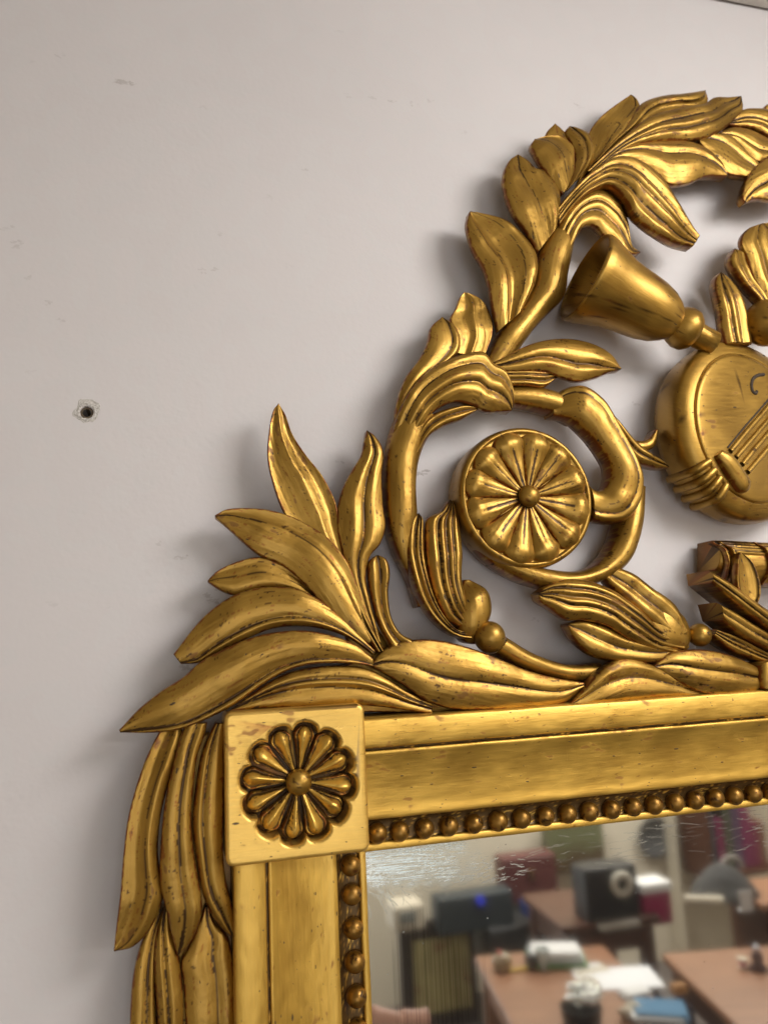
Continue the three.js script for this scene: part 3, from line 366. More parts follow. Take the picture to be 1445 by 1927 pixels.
// --- lute: rounded body, raised sound board, tail piece and strings
{
  const lute = new THREE.Group(); lute.name = 'lute'; mirror.add(lute);
  const cx = 337, cy = 299.5 - 1.5, ring = (grow, z) => { const a = []; for (let i = 0; i < 96; i++) { const f = i / 96 * Math.PI * 2, rx = 76 + grow, ry = 79 + grow, e = 1 + 0.05 * Math.cos(f - 0.8); a.push([cx + rx * e * Math.cos(f) * (Math.cos(f) > 0 ? 1.15 : 1), cy + ry * e * Math.sin(f), z]); } return a; };
  const lean = (x, z) => z - 0.2 * (x - 265) * z / 52;                         // the face of the lute turns to the right
  const loft = (rings, seed, wear) => {
    const last = rings[rings.length - 1][0][2]; rings = rings.map(r => r.map(([x, y, z]) => [x, y, lean(x, z)]));
    const pos = [], idx = []; rings.forEach(r => r.forEach(p => pos.push(p[0] / 1000, p[1] / 1000, p[2] / 1000)));
    for (let k = 0; k < rings.length - 1; k++) for (let i = 0; i < 96; i++) { const a = k * 96 + i, b = k * 96 + (i + 1) % 96; idx.push(a, b, a + 96, b, b + 96, a + 96); }
    const top = pos.length / 3; pos.push(cx / 1000, cy / 1000, lean(cx, last) / 1000); const k0 = (rings.length - 1) * 96; for (let i = 0; i < 96; i++) idx.push(k0 + i, k0 + (i + 1) % 96, top);
    const g = new THREE.BufferGeometry(); g.setAttribute('position', new THREE.Float32BufferAttribute(pos, 3)); g.setIndex(idx); g.computeVertexNormals(); return gild(g, wear, seed);
  };
  mesh('body', loft([ring(-14, 8), ring(-6, 10), ring(-1, 15), ring(0, 22), ring(0, 34), ring(-0.6, 40), ring(-1.8, 44), ring(-4, 48), ring(-9, 51), ring(-13.2, 52.6), ring(-14.2, 52.8), ring(-14.8, 52), ring(-15.4, 51.4), ring(-30, 51.4)], 40, 0.3), GOLD, lute);
  mesh('sound_board', loft([ring(-15.4, 50), ring(-15.6, 52.6), ring(-16.6, 53.9), ring(-19, 54.6), ring(-26, 55), ring(-40, 55.4), ring(-60, 55.6)], 41, 0.26), GOLD, lute);
  const tube = (pts, r, name, mat, seed) => mesh(name, gild(new THREE.TubeGeometry(new THREE.CatmullRomCurve3(pts.map(p => new THREE.Vector3(p[0] / 1000, p[1] / 1000, lean(p[0], p[2]) / 1000))), 60, r / 1000, 10), 0.3, seed), mat, lute);
  const withZ = (a, z) => a.map((p, i) => [p[0], p[1], Array.isArray(z) ? z[i] : z]);
  for (const s of [[[310.1, 277.1], [332.6, 295.7], [351.1, 310.4], [383.4, 336.1]], [[315.7, 272.4], [333.7, 286.6], [349.3, 299], [381.4, 324.3]], [[322, 267], [337.4, 279.7], [347.5, 287.6], [379.5, 312.7]], [[327.4, 260.9], [340.1, 270.8], [349.2, 277.9], [377.4, 299.7]]]) tube(withZ(s, 56.2), 2.3, 'string', GOLD, 44);
  for (const s of [[[308.1, 279.9], [329.9, 298.4], [352, 316.1], [384.3, 342]], [[319.1, 273.9], [332.6, 284.5], [349.1, 297.5]], [[325.3, 267.8], [337.9, 277.7], [349.1, 287]]]) tube(withZ(s, 55.3), 0.9, 'string_shade', GROOVE_SHADE, 45);
  tube(withZ([[364, 349.1], [357, 347.6], [350.2, 344], [346.5, 338.1], [346.8, 332.3], [350.3, 330.7], [352.1, 332.8]], 55.2), 1.5, 'sound_hole_shade', GROOVE_SHADE, 46);
  leaf({ L: [[292.2, 271.9], [296.6, 264.5], [305.6, 252.5], [313.6, 243.9], [319.8, 243.2]], R: [[299.1, 277], [308.6, 272.8], [317.9, 262.1], [324.3, 252.7], [323.8, 247.3]], z: [50, 46], th: 6, dome: 6, round: 1 }, 'tail_piece', lute);
  for (const f0 of [210, 218, 226, 234]) { const f = f0 * Math.PI / 180; tube([[-16, 52.6], [-9, 51.4], [-3.4, 48.6], [-0.6, 43], [0.2, 34], [0.2, 22], [-1, 14]].map(([grow, z]) => [cx + (76 + grow) * (1 + 0.05 * Math.cos(f - 0.8)) * Math.cos(f), cy + (79 + grow) * (1 + 0.05 * Math.cos(f - 0.8)) * Math.sin(f), z]), 3.6, 'strap', GOLD, 47); }
}
// --- carved trophy base: barrel and two bars
{
  const barrel = leaf({ L: [[296.3, 183], [310, 173.6], [346.3, 169.6], [387.9, 166.9]], R: [[300, 207.5], [314.8, 207], [351.8, 204.8], [393.8, 201.9]], z: 26, th: 20, dome: 12, round: 1, inset: 0, b: [-1, 0.3, 0.46, 0.62, 0.76, 0.88, 1], a: [0.2, 0.9, 0.9, 0.8, 0.6, 0.4] }, 'barrel');
  for (const ring of [[[294.3, 205.3], [299.4, 198.4], [300.8, 189.4], [299.3, 178.9], [296.3, 170.1]], [[301.3, 205.2], [306.4, 198.3], [307.8, 189.2], [306.3, 178.8], [303.2, 169.9]], [[333.3, 204.8], [338.5, 197.8], [339.8, 188.6], [338.2, 178], [335, 169.1]]]) leaf({ L: ring.map(([u, v]) => [u - 1.1, v]), R: ring.map(([u, v]) => [u + 1.1, v]), z: [33, 40, 41, 39, 34], th: 6, dome: 1, round: 1, cell: 0.7 }, 'hoop', barrel);
}
leaf({ L: [[277.1, 171.4], [289, 161.6], [306.6, 147.4], [322, 135.6], [349.7, 116.4]], R: [[276.6, 181.1], [292.2, 172.1], [308.5, 160.3], [328.2, 147], [356.1, 128.4]], z: [46, 47, 45], th: 27, b: [-1, -0.3, 1], a: [0.5, 1.2], dome: 5, round: 1, inset: 0.05 }, 'carved_bar');
leaf({ L: [[287.5, 142.3], [298.3, 133.9], [310.1, 126.2], [326.2, 118.2], [355.2, 105.2]], R: [[284.4, 156.5], [298.8, 149.1], [312.2, 140.6], [332.3, 128.9], [361, 112.9]], z: [40, 41, 39], th: 22, b: [-1, -0.1, 1], a: [0.6, 1.2], dome: 5, round: 1, inset: 0.05 }, 'carved_bar');
leaf({ L: [[281.9, 131.2], [294.1, 120.5], [310.4, 113.2], [331.3, 106.3], [353.1, 102.2]], R: [[285.2, 136.1], [304.1, 129.5], [320.3, 120.7], [336.8, 112.6], [353.7, 105.9]], z: [36, 37, 38], th: 16, b: [-1, -0.2, 0.3, 1], a: [1, 1.2, 1], dome: 2 }, 'carved_bar');
leaf({ L: [[299.9, 154.5], [298.9, 164.6], [299.5, 177.7], [302.8, 188.7], [306.3, 194.5]], R: [[316.1, 153.2], [320.4, 161.1], [321.3, 172.8], [316.8, 186.2], [308.4, 194.5]], z: 48, th: 8, b: [-1, -0.7, 0.7, 1], a: [1, -1, 1], dome: 1 }, 'medallion');

// --- glass
const scuffN = 1024, RS = rng(77), scuff = new Float32Array(scuffN * scuffN), dustSpots = new Float32Array(scuffN * scuffN), dark = new Float32Array(scuffN * scuffN);
function scratch(x, y, a, L, s, wander) { for (let i = 0; i < L; i++) { x += Math.cos(a); y += Math.sin(a); a += (RS() - 0.5) * wander; if (x < 0 || y < 0 || x >= scuffN || y >= scuffN) return; const q = (y | 0) * scuffN + (x | 0); scuff[q] = Math.max(scuff[q], s * (0.5 + 0.5 * RS())); } }
{
  const K = scuffN / 500;                                   // texels per mm, the tile is half a metre, its corner the top left of the glass
  for (let j = 0; j < 44 * K; j++) for (let i = 0; i < 150 * K; i++) {   // white film wiped into strokes along the top and round the corner
    const x = i / K, y = j / K, bend = y + 3 * noise.noise(x * 0.03, y * 0.03, 6) - 0.06 * x;
    const fade = 1 - step(16, 30, bend + 5 * noise.noise(x * 0.12, y * 0.12, 2)) , reach = 1 - step(62, 92, x + 14 * noise.noise(x * 0.1, y * 0.14, 8));
    const left = step(3, 9, x), st = 0.5 + 0.75 * noise.noise(x * 0.045, bend * 1.9, 3.3) + 0.45 * noise.noise(x * 0.12, bend * 4.2, 7.1);
    scuff[j * scuffN + i] = clamp(st * 0.8 * fade * reach * left);
  }
  for (let k = 0; k < 90; k++) { const x = 5 + RS() * 36, y = 8 + RS() * 24; scratch(x * K, y * K, 0.5 + RS() * 0.9, 6 + RS() * 22, 0.1 + RS() * 0.3, 0.12); }
  for (let k = 0; k < 70; k++) { const x = 62 + RS() * 60, y = 14 + RS() * 18; scratch(x * K, y * K, -0.35 + RS() * 0.6, 3 + RS() * 10, 0.15 + RS() * 0.4, 0.1); }
  for (let k = 0; k < 160; k++) { const x = 100 + RS() * 300, y = 3 + RS() * 30; scratch(x * K, y * K, (RS() - 0.5) * 0.4, 4 + RS() * 30, 0.05 + RS() * 0.2, 0.05); }
  for (let k = 0; k < 150; k++) { const q = RS(), x = 22 + q * 66, y = (50 + RS() * 22 - 18 * Math.sin(q * 5)) * K; for (let i = 0, l = 60 + RS() * 260, d = 0.04 + RS() * 0.15; i < l; i++) { const yy = y + i | 0; if (yy < scuffN) { const at = yy * scuffN + (x * K | 0); dark[at] = Math.max(dark[at], d * Math.min(1, i / 24, (l - i) / 60)); } } }
  for (let k = 0; k < 260; k++) { const x = RS() * scuffN | 0, y = RS() * scuffN | 0; (RS() < 0.55 ? scuff : dustSpots)[y * scuffN + x] = 0.6 + 0.4 * RS(); }
}
const glassColor = dataTexture(scuffN, (u, v) => { const i = Math.min(scuffN - 1, (1 - v) * scuffN | 0) * scuffN + Math.min(scuffN - 1, u * scuffN | 0), s = scuff[i], d = Math.max(dustSpots[i], dark[i]); return [mix(0.92, 0.84, s) * (1 - d * 0.8), mix(0.92, 0.92, s) * (1 - d * 0.8), mix(0.90, 0.94, s) * (1 - d * 0.8)]; }, true);
const glassRough = dataTexture(scuffN, (u, v) => { const i = Math.min(scuffN - 1, (1 - v) * scuffN | 0) * scuffN + Math.min(scuffN - 1, u * scuffN | 0), s = scuff[i]; return [0, 0.04 + 0.4 * s + 0.5 * dustSpots[i], 0.99 - 0.75 * s]; });
{
  const g = new THREE.BoxGeometry(0.5, 0.26, 0.004); const p = g.attributes.position, uv = g.attributes.uv;
  for (let i = 0; i < p.count; i++) uv.setXY(i, (p.getX(i) + 0.25) / 0.5, 1 + (p.getY(i) - 0.13 + 0.006) / 0.5);
  const glass = mesh('mirror_glass', g, new THREE.MeshStandardMaterial({ map: glassColor, roughnessMap: glassRough, metalnessMap: glassRough, roughness: 1, metalness: 1 }), mirror);
  glass.position.set(0.244, -0.124, 0.020);
}

// ---------------------------------------------------------------- the wall with its screw hole, and the ceiling
const wallMarks = [];
{
  const RM = rng(5), at = [[-162.4, 575.1], [-165.6, 575.5], [-156.6, 575.1], [-205.7, 590.6], [-227.2, 582.4], [-19.7, 517.4], [-48.6, 489.7], [-100.3, 563.1], [-123, 202.7], [-117.5, 204.1], [-133.8, 214.2], [-100.4, 176.5], [-96.8, 171.9], [-93.8, 180.1], [-115.2, 126.3], [-119.5, 128.7], [63.8, 267.9], [61.5, 266.2], [37.6, 590.6], [56.2, 590.3], [75.2, 591.1], [90.8, 596.6], [17, 590.4], [254, 511], [232.8, 612.5], [-210.5, 389.1], [-200.3, 376.8], [-230.1, 431.8], [-233.7, 434.4], [-220.3, 336.6], [-36.2, 432.8], [-87.1, 454.9], [-168.6, 171.3], [-202.5, 173.8], [-101.3, 422.8], [-95.4, 425.1], [117.3, 569.6], [12.4, 650.4], [167.3, 281.6], [259.2, 330.2], [262, 287.9], [-1.7, 274.6], [-239.2, 444.2], [-225.1, 408.4], [151.1, 150.4]];
  const tone = [1, 1, 1, .5, .3, .8, .3, .3, .9, .8, .5, 1.1, 1, .9, 1, .9, 1.5, 1.4, .6, .7, .6, .5, .4, .8, .6, .6, .6, .5, .5, .3, .3, .4, .3, .3, .5, .5, .3, .3, .5, .7, .6, .7, .4, .4, .5];
  at.forEach(([x, y], i) => { const n = tone[i] > 0.9 ? 7 : 4; for (let k = 0; k < n; k++) wallMarks.push([x + 119 + (RM() - 0.5) * 7, y + 1713 + (RM() - 0.5) * 3.4, 0.6 + RM() * 2.2, 0.3 + RM() * 0.6, (RM() - 0.5) * 1.1, tone[i] * (0.35 + 0.65 * RM())]); });
}
const WT = 2048, WSIZE = 1.3, wx0 = -0.5, wy0 = 1.27;      // one tile of wall paint, 1.3 m wide
const wallStain = new Float32Array(WT * WT);
for (const [x, y, rx, ry, a, t] of wallMarks) {
  const cx = (x / 1000 - wx0) / WSIZE * WT, cy = (y / 1000 - wy0) / WSIZE * WT, s = WT / WSIZE / 1000, ca = Math.cos(a), sa = Math.sin(a);
  for (let j = -8; j <= 8; j++) for (let i = -8; i <= 8; i++) { const u = (i * ca + j * sa) / (rx * s), v = (-i * sa + j * ca) / (ry * s), q = u * u + v * v + 0.9 * noise.noise((cx + i) * 0.6, (cy + j) * 0.6, 2); if (q < 1) { const px = cx + i | 0, py = cy + j | 0; if (px >= 0 && py >= 0 && px < WT && py < WT) wallStain[py * WT + px] = Math.max(wallStain[py * WT + px], t * 0.22); } }
}
const wallMap = dataTexture(WT, (u, v) => {
  const m = wrapNoise(u * 6, v * 6, 6, 6, 3.1) * 0.02 + wrapNoise(u * 60, v * 60, 60, 60, 8.4) * 0.008, s = wallStain[Math.min(WT - 1, v * WT | 0) * WT + Math.min(WT - 1, u * WT | 0)];
  return [mix(0.826 + m, 0.36, s), mix(0.808 + m, 0.31, s), mix(0.808 + m, 0.28, s)];
}, true);
const wallBump = dataTexture(768, (u, v) => { const h = 0.5 + 0.26 * wrapNoise(u * 56, v * 56, 56, 56, 1.1) + 0.16 * wrapNoise(u * 120, v * 120, 120, 120, 6.6) + 0.14 * wrapNoise(u * 18, v * 24, 18, 24, 2.9); return [h, h, h]; });
wallMap.repeat.set(1 / WSIZE, 1 / WSIZE); wallMap.offset.set(-wx0 / WSIZE, -wy0 / WSIZE);
wallBump.repeat.set(4, 4);
const PAINT = new THREE.MeshStandardMaterial({ map: wallMap, bumpMap: wallBump, bumpScale: 0.0002, roughness: 0.62 });
const [[hx, hy]] = [[-183.3, 308.3]];
const HX = (hx + 119) / 1000, HY = (hy + 1713) / 1000;
const wall = (() => {
  const s = new THREE.Shape(); s.moveTo(LEFT, 0); s.lineTo(RIGHT, 0); s.lineTo(RIGHT, 2.7); s.lineTo(LEFT, 2.7); s.closePath();
  const h = new THREE.Path(); for (let i = 0; i <= 28; i++) { const f = -i / 28 * Math.PI * 2, r = 0.0046 + 0.0008 * noise.noise(Math.cos(f) * 2, Math.sin(f) * 2, 0.4); h[i ? 'lineTo' : 'moveTo'](HX + r * Math.cos(f), HY + r * Math.sin(f)); }
  s.holes.push(h);
  const g = new THREE.ExtrudeGeometry(s, { depth: 0.06, bevelEnabled: false, curveSegments: 4 }); g.translate(0, 0, -0.06);
  return struct('wall_front', g, PAINT);
})();
{
  // ragged plaster pushed up round the hole
  const nr = 14, nf = 60, pos = [], col = [], idx = [];
  for (let i = 0; i <= nr; i++) for (let j = 0; j < nf; j++) {
    const f = j / nf * Math.PI * 2, c = Math.cos(f), s = Math.sin(f), out = 8.2 + 2.6 * noise.noise(c * 1.6, s * 1.6, 7) + 2.2 * Math.max(0, Math.cos(f - 0.9)), inn = 4.4 + 0.8 * noise.noise(c * 3, s * 3, 2), r = mix(inn, out, i / nr), t = i / nr;
    const lump = noise.noise(c * r * 0.7, s * r * 0.7, 5), z = (i === 0 ? -1.2 : i === nr ? -0.15 : 0.25 + 0.9 * Math.max(-0.2, lump) * (1 - t * 0.6) + 0.5 * Math.sin(Math.PI * Math.min(1, t * 1.6)));
    pos.push(c * r / 1000, s * r / 1000, z / 1000);
    const d = noise.noise(c * r * 1.1, s * r * 1.1, 9); col.push(...(d > 0.34 ? [0.3, 0.27, 0.24] : d < -0.1 ? [0.62, 0.60, 0.57] : [0.5, 0.47, 0.44]));
  }
  for (let i = 0; i < nr; i++) for (let j = 0; j < nf; j++) { const a = i * nf + j, b = i * nf + (j + 1) % nf; idx.push(a, a + nf, b, b, a + nf, b + nf); }
  const g = new THREE.BufferGeometry(); g.setAttribute('position', new THREE.Float32BufferAttribute(pos, 3)); g.setAttribute('color', new THREE.Float32BufferAttribute(col, 3)); g.setIndex(idx);
  const crumb = mesh('plaster_rim', creased(g, 0.5), new THREE.MeshStandardMaterial({ vertexColors: true, roughness: 0.95 }), wall); crumb.position.set(HX, HY, 0);
  const plug = new THREE.LatheGeometry([[0.0030, 0], [0.0045, 0.001], [0.0046, 0.003], [0.0046, 0.05]].map(([r, z]) => new THREE.Vector2(r, -z)), 28).rotateX(Math.PI / 2);
  const m = mesh('wall_plug', plug, new THREE.MeshStandardMaterial({ color: new THREE.Color().setRGB(0.20, 0.15, 0.10), roughness: 0.8, side: THREE.DoubleSide }), wall); m.position.set(HX, HY, -0.0012);
}
const boxG = (w, h, d, x, y, z) => new THREE.BoxGeometry(w, h, d).translate(x, y, z);
const rb = (w, h, d, x, y, z, r = 0.006) => new RoundedBoxGeometry(w, h, d, 2, r).translate(x, y, z);
const plain = (r, g, b, rough = 0.7, more = {}) => new THREE.MeshStandardMaterial({ color: new THREE.Color().setRGB(r, g, b), roughness: rough, ...more });
const speckle = dataTexture(256, (u, v) => { const h = 0.9 + 0.07 * wrapNoise(u * 40, v * 40, 40, 40, 3) + 0.05 * wrapNoise(u * 110, v * 110, 110, 110, 5); return [h, h * 0.99, h * 0.97]; }, true);
speckle.repeat.set(6, 6);
const W = RIGHT - LEFT, MX = (LEFT + RIGHT) / 2;
struct('wall_backing', boxG(W, 2.7, 0.1, MX, 1.35, -0.112), plain(0.3, 0.28, 0.26));
struct('ceiling', boxG(W - 0.002, 0.1, WALL_BACK - 0.0045, MX, CEILING + 0.05, WALL_BACK / 2 + 0.0012), new THREE.MeshStandardMaterial({ map: speckle, color: new THREE.Color().setRGB(0.72, 0.68, 0.64), roughness: 0.95 }));
struct('floor', boxG(W, 0.1, WALL_BACK, MX, -0.05, WALL_BACK / 2 + 0.001), plain(0.13, 0.11, 0.10, 0.5));
const cream = plain(0.72, 0.65, 0.51, 0.8);
struct('wall_left', boxG(0.1, 2.7, WALL_BACK + 0.1, LEFT - 0.051, 1.35, WALL_BACK / 2), cream);
struct('wall_right', boxG(0.1, 2.7, WALL_BACK + 0.1, RIGHT + 0.051, 1.35, WALL_BACK / 2), cream);
{
  const [wx, wy, ww, wh, power] = ADDED_WINDOW, s = new THREE.Shape(); s.moveTo(LEFT, 0); s.lineTo(RIGHT, 0); s.lineTo(RIGHT, 2.7); s.lineTo(LEFT, 2.7); s.closePath();
  const h = new THREE.Path(); h.moveTo(wx - ww / 2, wy - wh / 2); h.lineTo(wx - ww / 2, wy + wh / 2); h.lineTo(wx + ww / 2, wy + wh / 2); h.lineTo(wx + ww / 2, wy - wh / 2); h.closePath(); s.holes.push(h);
  struct('wall_back', new THREE.ExtrudeGeometry(s, { depth: 0.1, bevelEnabled: false }).translate(0, 0, WALL_BACK + 0.002), cream);
  const t = thing('window', 'added, unseen white framed shop front of two frosted glowing panes in the far wall', 'window', [wx, wy - wh / 2, WALL_BACK]), white = plain(0.8, 0.8, 0.78, 0.4);
  mesh('frame', mergeGeometries([boxG(ww - 0.002, 0.05, 0.06, 0, 0.026, 0.04), boxG(ww - 0.002, 0.05, 0.06, 0, wh - 0.026, 0.04), boxG(0.05, wh - 0.104, 0.06, -ww / 2 + 0.026, wh / 2, 0.04), boxG(0.05, wh - 0.104, 0.06, ww / 2 - 0.026, wh / 2, 0.04), boxG(0.05, wh - 0.104, 0.06, 0, wh / 2, 0.04)]), white, t);
  mesh('sill', boxG(ww + 0.1, 0.03, 0.1, 0, -0.016, -0.05), white, t);
  const glow = new THREE.MeshStandardMaterial({ color: 0xffffff, emissive: 0xf4f8ff, emissiveIntensity: 1.4, roughness: 0.5 });
  for (const k of [-1, 1]) {
    mesh('pane', boxG(ww / 2 - 0.077, wh - 0.104, 0.006, k * ww / 4, wh / 2, 0.05), glow, t);
    const l = new THREE.RectAreaLight(0xf6f8ff, power, ww / 2 - 0.08, wh - 0.11); l.position.set(wx + k * ww / 4, wy, WALL_BACK + 0.042); scene.add(l);
  }
}

// ceiling lights
PANELS.forEach(([x, z, w, d, power], i) => {
  const where = ['long and narrow at the back of the room', 'at the right near the mirror wall', 'at the right back corner'][i];
  const t = thing('ceiling_light', `flat white ceiling light panel ${where}`, 'ceiling light', [x, CEILING, z], 0, 'ceiling light panels');
  mesh('frame', mergeGeometries([boxG(w + 0.04, 0.02, 0.02, 0, -0.011, d / 2 + 0.01), boxG(w + 0.04, 0.02, 0.02, 0, -0.011, -d / 2 - 0.01), boxG(0.02, 0.02, d, w / 2 + 0.01, -0.011, 0), boxG(0.02, 0.02, d, -w / 2 - 0.01, -0.011, 0)]), plain(0.8, 0.8, 0.8, 0.4), t);
  mesh('diffuser', boxG(w, 0.008, d, 0, -0.006, 0), new THREE.MeshStandardMaterial({ color: 0xffffff, emissive: 0xfffcf8, emissiveIntensity: 1.2, roughness: 0.6 }), t);
  const l = new THREE.RectAreaLight(0xfffcf8, power, w, d); l.position.set(x, CEILING - 0.014, z); l.rotation.x = -Math.PI / 2; scene.add(l);
});

{
  const t = thing('hanging_lamp', 'white box lamp hung on two rods under the ceiling, turned towards the mirror', 'lamp', LAMP_AT);
  const o = new THREE.Object3D(); o.position.set(...LAMP_AT); o.lookAt(2 * LAMP_AT[0] - LAMP_TO[0], 2 * LAMP_AT[1] - LAMP_TO[1], 2 * LAMP_AT[2] - LAMP_TO[2]);   // -z faces the mirror
  const turned = (g) => g.applyQuaternion(o.quaternion);
  mesh('housing', turned(rb(LAMP_W + 0.05, LAMP_H + 0.05, 0.06, 0, 0, 0.036, 0.01)), plain(0.8, 0.8, 0.79, 0.4), t);
  mesh('diffuser', turned(boxG(LAMP_W, LAMP_H, 0.006, 0, 0, 0.0)), new THREE.MeshStandardMaterial({ color: 0xffffff, emissive: 0xfff6ea, emissiveIntensity: 1.5, roughness: 0.6 }), t);
  for (const k of [-1, 1]) mesh('rod', new THREE.CylinderGeometry(0.006, 0.006, CEILING - LAMP_AT[1] - 0.02, 14).translate(k * 0.12, (CEILING - LAMP_AT[1]) / 2, 0.03 - k * 0.06), plain(0.6, 0.6, 0.6, 0.3, { metalness: 1 }), t);
  const l = new THREE.RectAreaLight(0xfffcf8, LAMP_POWER, LAMP_W, LAMP_H); l.position.copy(new THREE.Vector3(0, 0, -0.012).applyQuaternion(o.quaternion).add(o.position)); l.quaternion.copy(o.quaternion); scene.add(l);
}

// ---------------------------------------------------------------- the shop behind the camera, seen in the glass
const woodTex = dataTexture(256, (u, v) => { const g = wrapNoise(u * 3, v * 40, 3, 40, 2.2) * 0.10 + wrapNoise(u * 8, v * 110, 8, 110, 5.1) * 0.06; return [0.58 + g, 0.41 + g * 0.8, 0.30 + g * 0.6]; }, true);
const WOOD = new THREE.MeshStandardMaterial({ map: woodTex, roughness: 0.35 }), DARKWOOD = new THREE.MeshStandardMaterial({ map: woodTex, color: new THREE.Color().setRGB(0.32, 0.26, 0.26), roughness: 0.4 });
const BLACK = plain(0.012, 0.013, 0.016, 0.4), WHITE = plain(0.75, 0.75, 0.74, 0.6), CREAM = plain(0.62, 0.56, 0.44, 0.7);
function table(name, label, [x, z], turn, w, d, h, top, legs, panels) {
  const t = thing(name, label, name === 'dresser' ? 'dresser' : 'table', [x, 0, z], turn);
  mesh('tabletop', rb(w, 0.03, d, 0, h - 0.015, 0, 0.008), top, t);
  if (panels) { mesh('carcass', rb(w - 0.04, h - 0.04, d - 0.04, 0, (h - 0.034) / 2, 0), legs, t); for (const k of [0, 1, 2]) { const dr = mesh('drawer', rb(w - 0.08, (h - 0.12) / 3 - 0.02, 0.02, 0, 0.06 + (h - 0.1) / 3 * (k + 0.5), -d / 2 + 0.012), legs, t); mesh('knob', new THREE.SphereGeometry(0.014, 16, 12).translate(0, 0.06 + (h - 0.1) / 3 * (k + 0.5), -d / 2 - 0.006), plain(0.4, 0.3, 0.12, 0.3, { metalness: 1 }), dr); } }
  else { mesh('apron', rb(w - 0.06, 0.09, d - 0.06, 0, h - 0.077, 0), legs, t); for (const [i, j] of [[-1, -1], [1, -1], [-1, 1], [1, 1]]) mesh('leg', rb(0.05, h - 0.04, 0.05, i * (w / 2 - 0.045), (h - 0.04) / 2, j * (d / 2 - 0.045)), legs, t); }
  return t;
}
// near desk: its back left corner, edge directions read from the glass
const [[dx0, dz0]] = [[0.977, 2.2]];
table('desk', 'brown wooden desk with papers and trinkets on it, mirrored low in the glass', [dx0 + 0.20, dz0 - 0.30], 0.16, 0.47, 0.66, 0.75, WOOD, WOOD, false);
const [[ex0, ez0]] = [[1.561, 1.993]];
table('desk', 'dark edged brown desk at the right with small dark trinkets on it', [ex0 + 0.37, ez0 - 0.35], 0.2, 0.80, 0.66, 0.75, WOOD, DARKWOOD, false);
const [[cx0, cz0]] = [[2.079, 2.456]];
table('dresser', 'dark wooden dresser with drawers standing behind the right desk', [cx0 + 0.70, cz0 - 0.17], 0.12, 1.2, 0.3, 0.79, WOOD, DARKWOOD, true);
const [[sx0, sz0], [sx1]] = [[1.414, 2.387], [1.828, 2.333]];
table('side_table', 'small dark wooden table carrying a black machine and a magenta box', [(sx0 + sx1) / 2, sz0 + 0.2], 0.05, sx1 - sx0, 0.42, 0.75, DARKWOOD, DARKWOOD, false);
const span = ([[x0, y0], [x1, y1]]) => [Math.min(x0, x1), Math.max(x0, x1), Math.min(y0, y1), Math.max(y0, y1)];
function block(name, label, category, rect, z, depth, m, tilt = 0) {
  const [x0, x1, y0, y1] = span(rect); const t = thing(name, label, category, [(x0 + x1) / 2, y0, z], tilt);
  mesh('body', rb(x1 - x0, y1 - y0, depth, 0, (y1 - y0) / 2, 0, Math.min(0.012, (y1 - y0) / 4)), m, t); return [t, x1 - x0, y1 - y0];
}
{
  const [t, w, h] = block('coffee_machine', 'black boxy machine with a pale round dial on the small table', 'machine', [[1.518, 0.943], [1.747, 0.707]], 2.45, 0.12, BLACK);
  mesh('dial', new THREE.TorusGeometry(0.035, 0.014, 12, 32).translate(w * 0.16, h * 0.72, -0.07), plain(0.6, 0.57, 0.48), t);
  mesh('tray', rb(w * 0.75, 0.022, 0.05, 0, 0.03, -0.08), plain(0.45, 0.42, 0.36), t);
}
{
  const [t, w, h] = block('storage_box', 'magenta box with a white lid beside the black machine', 'box', [[1.768, 0.85], [1.897, 0.698]], 2.45, 0.1, plain(0.34, 0.012, 0.09, 0.6));
  mesh('lid', rb(w + 0.01, 0.035, 0.11, 0, h - 0.012, 0), WHITE, t);
}
{
  const [t, w, h] = block('framed_picture', 'large dark framed picture with a yellow green field leaning at the left', 'picture', [[0.994, 0.533], [1.37, 0.049]], 3.3, 0.04, plain(0.05, 0.035, 0.03, 0.5));
  mesh('canvas', boxG(w * 0.74, h * 0.66, 0.004, w * 0.04, h * 0.5, -0.023), new THREE.MeshStandardMaterial({ map: dataTexture(128, (u, v) => { const n = wrapNoise(u * 5, v * 5, 5, 5, 4.4), f = step(0.15, 0.5, wrapNoise(u * 4, v * 4, 4, 4, 9.1)); return [mix(0.70 + 0.1 * n, 0.60, f), mix(0.66 + 0.1 * n, 0.45, f), mix(0.46 + 0.06 * n, 0.34, f)]; }, true), roughness: 0.8 }), t);
}
block('chest', 'long dark chest behind the desk below the blue light', 'chest', [[1.397, 0.497], [1.858, 0.286]], 3.35, 0.4, plain(0.03, 0.03, 0.03, 0.5));
{
  const [t, w, h] = block('printer', 'dark grey machine with a glowing blue light on the chest', 'printer', [[1.165, 0.65], [1.548, 0.483]], 3.25, 0.12, plain(0.035, 0.045, 0.05, 0.5));
  mesh('indicator_light', new THREE.CylinderGeometry(0.022, 0.022, 0.012, 24).rotateX(Math.PI / 2).translate(0.02, h * 0.84, -0.066), new THREE.MeshStandardMaterial({ color: 0x2233aa, emissive: 0x4a50ff, emissiveIntensity: 0.35 }), t);
}
{
  const [t, w, h] = block('calculator', 'cream desk calculator with a small grey window at the left', 'calculator', [[0.931, 0.664], [1.08, 0.553]], 3.2, 0.15, CREAM);
  mesh('window_pane', rb(w * 0.5, h * 0.42, 0.01, -w * 0.06, h * 0.55, -0.076, 0.003), plain(0.2, 0.22, 0.21), t);
}
{
  const [t, w, h] = block('trunk', 'deep red trunk with a rounded lid in front of the cream wall', 'trunk', [[1.565, 0.748], [1.862, 0.528]], 3.4, 0.12, plain(0.12, 0.035, 0.032, 0.5));
  mesh('latch', rb(0.03, 0.05, 0.012, 0, h * 0.6, -0.066), plain(0.3, 0.2, 0.1, 0.4, { metalness: 1 }), t);
}
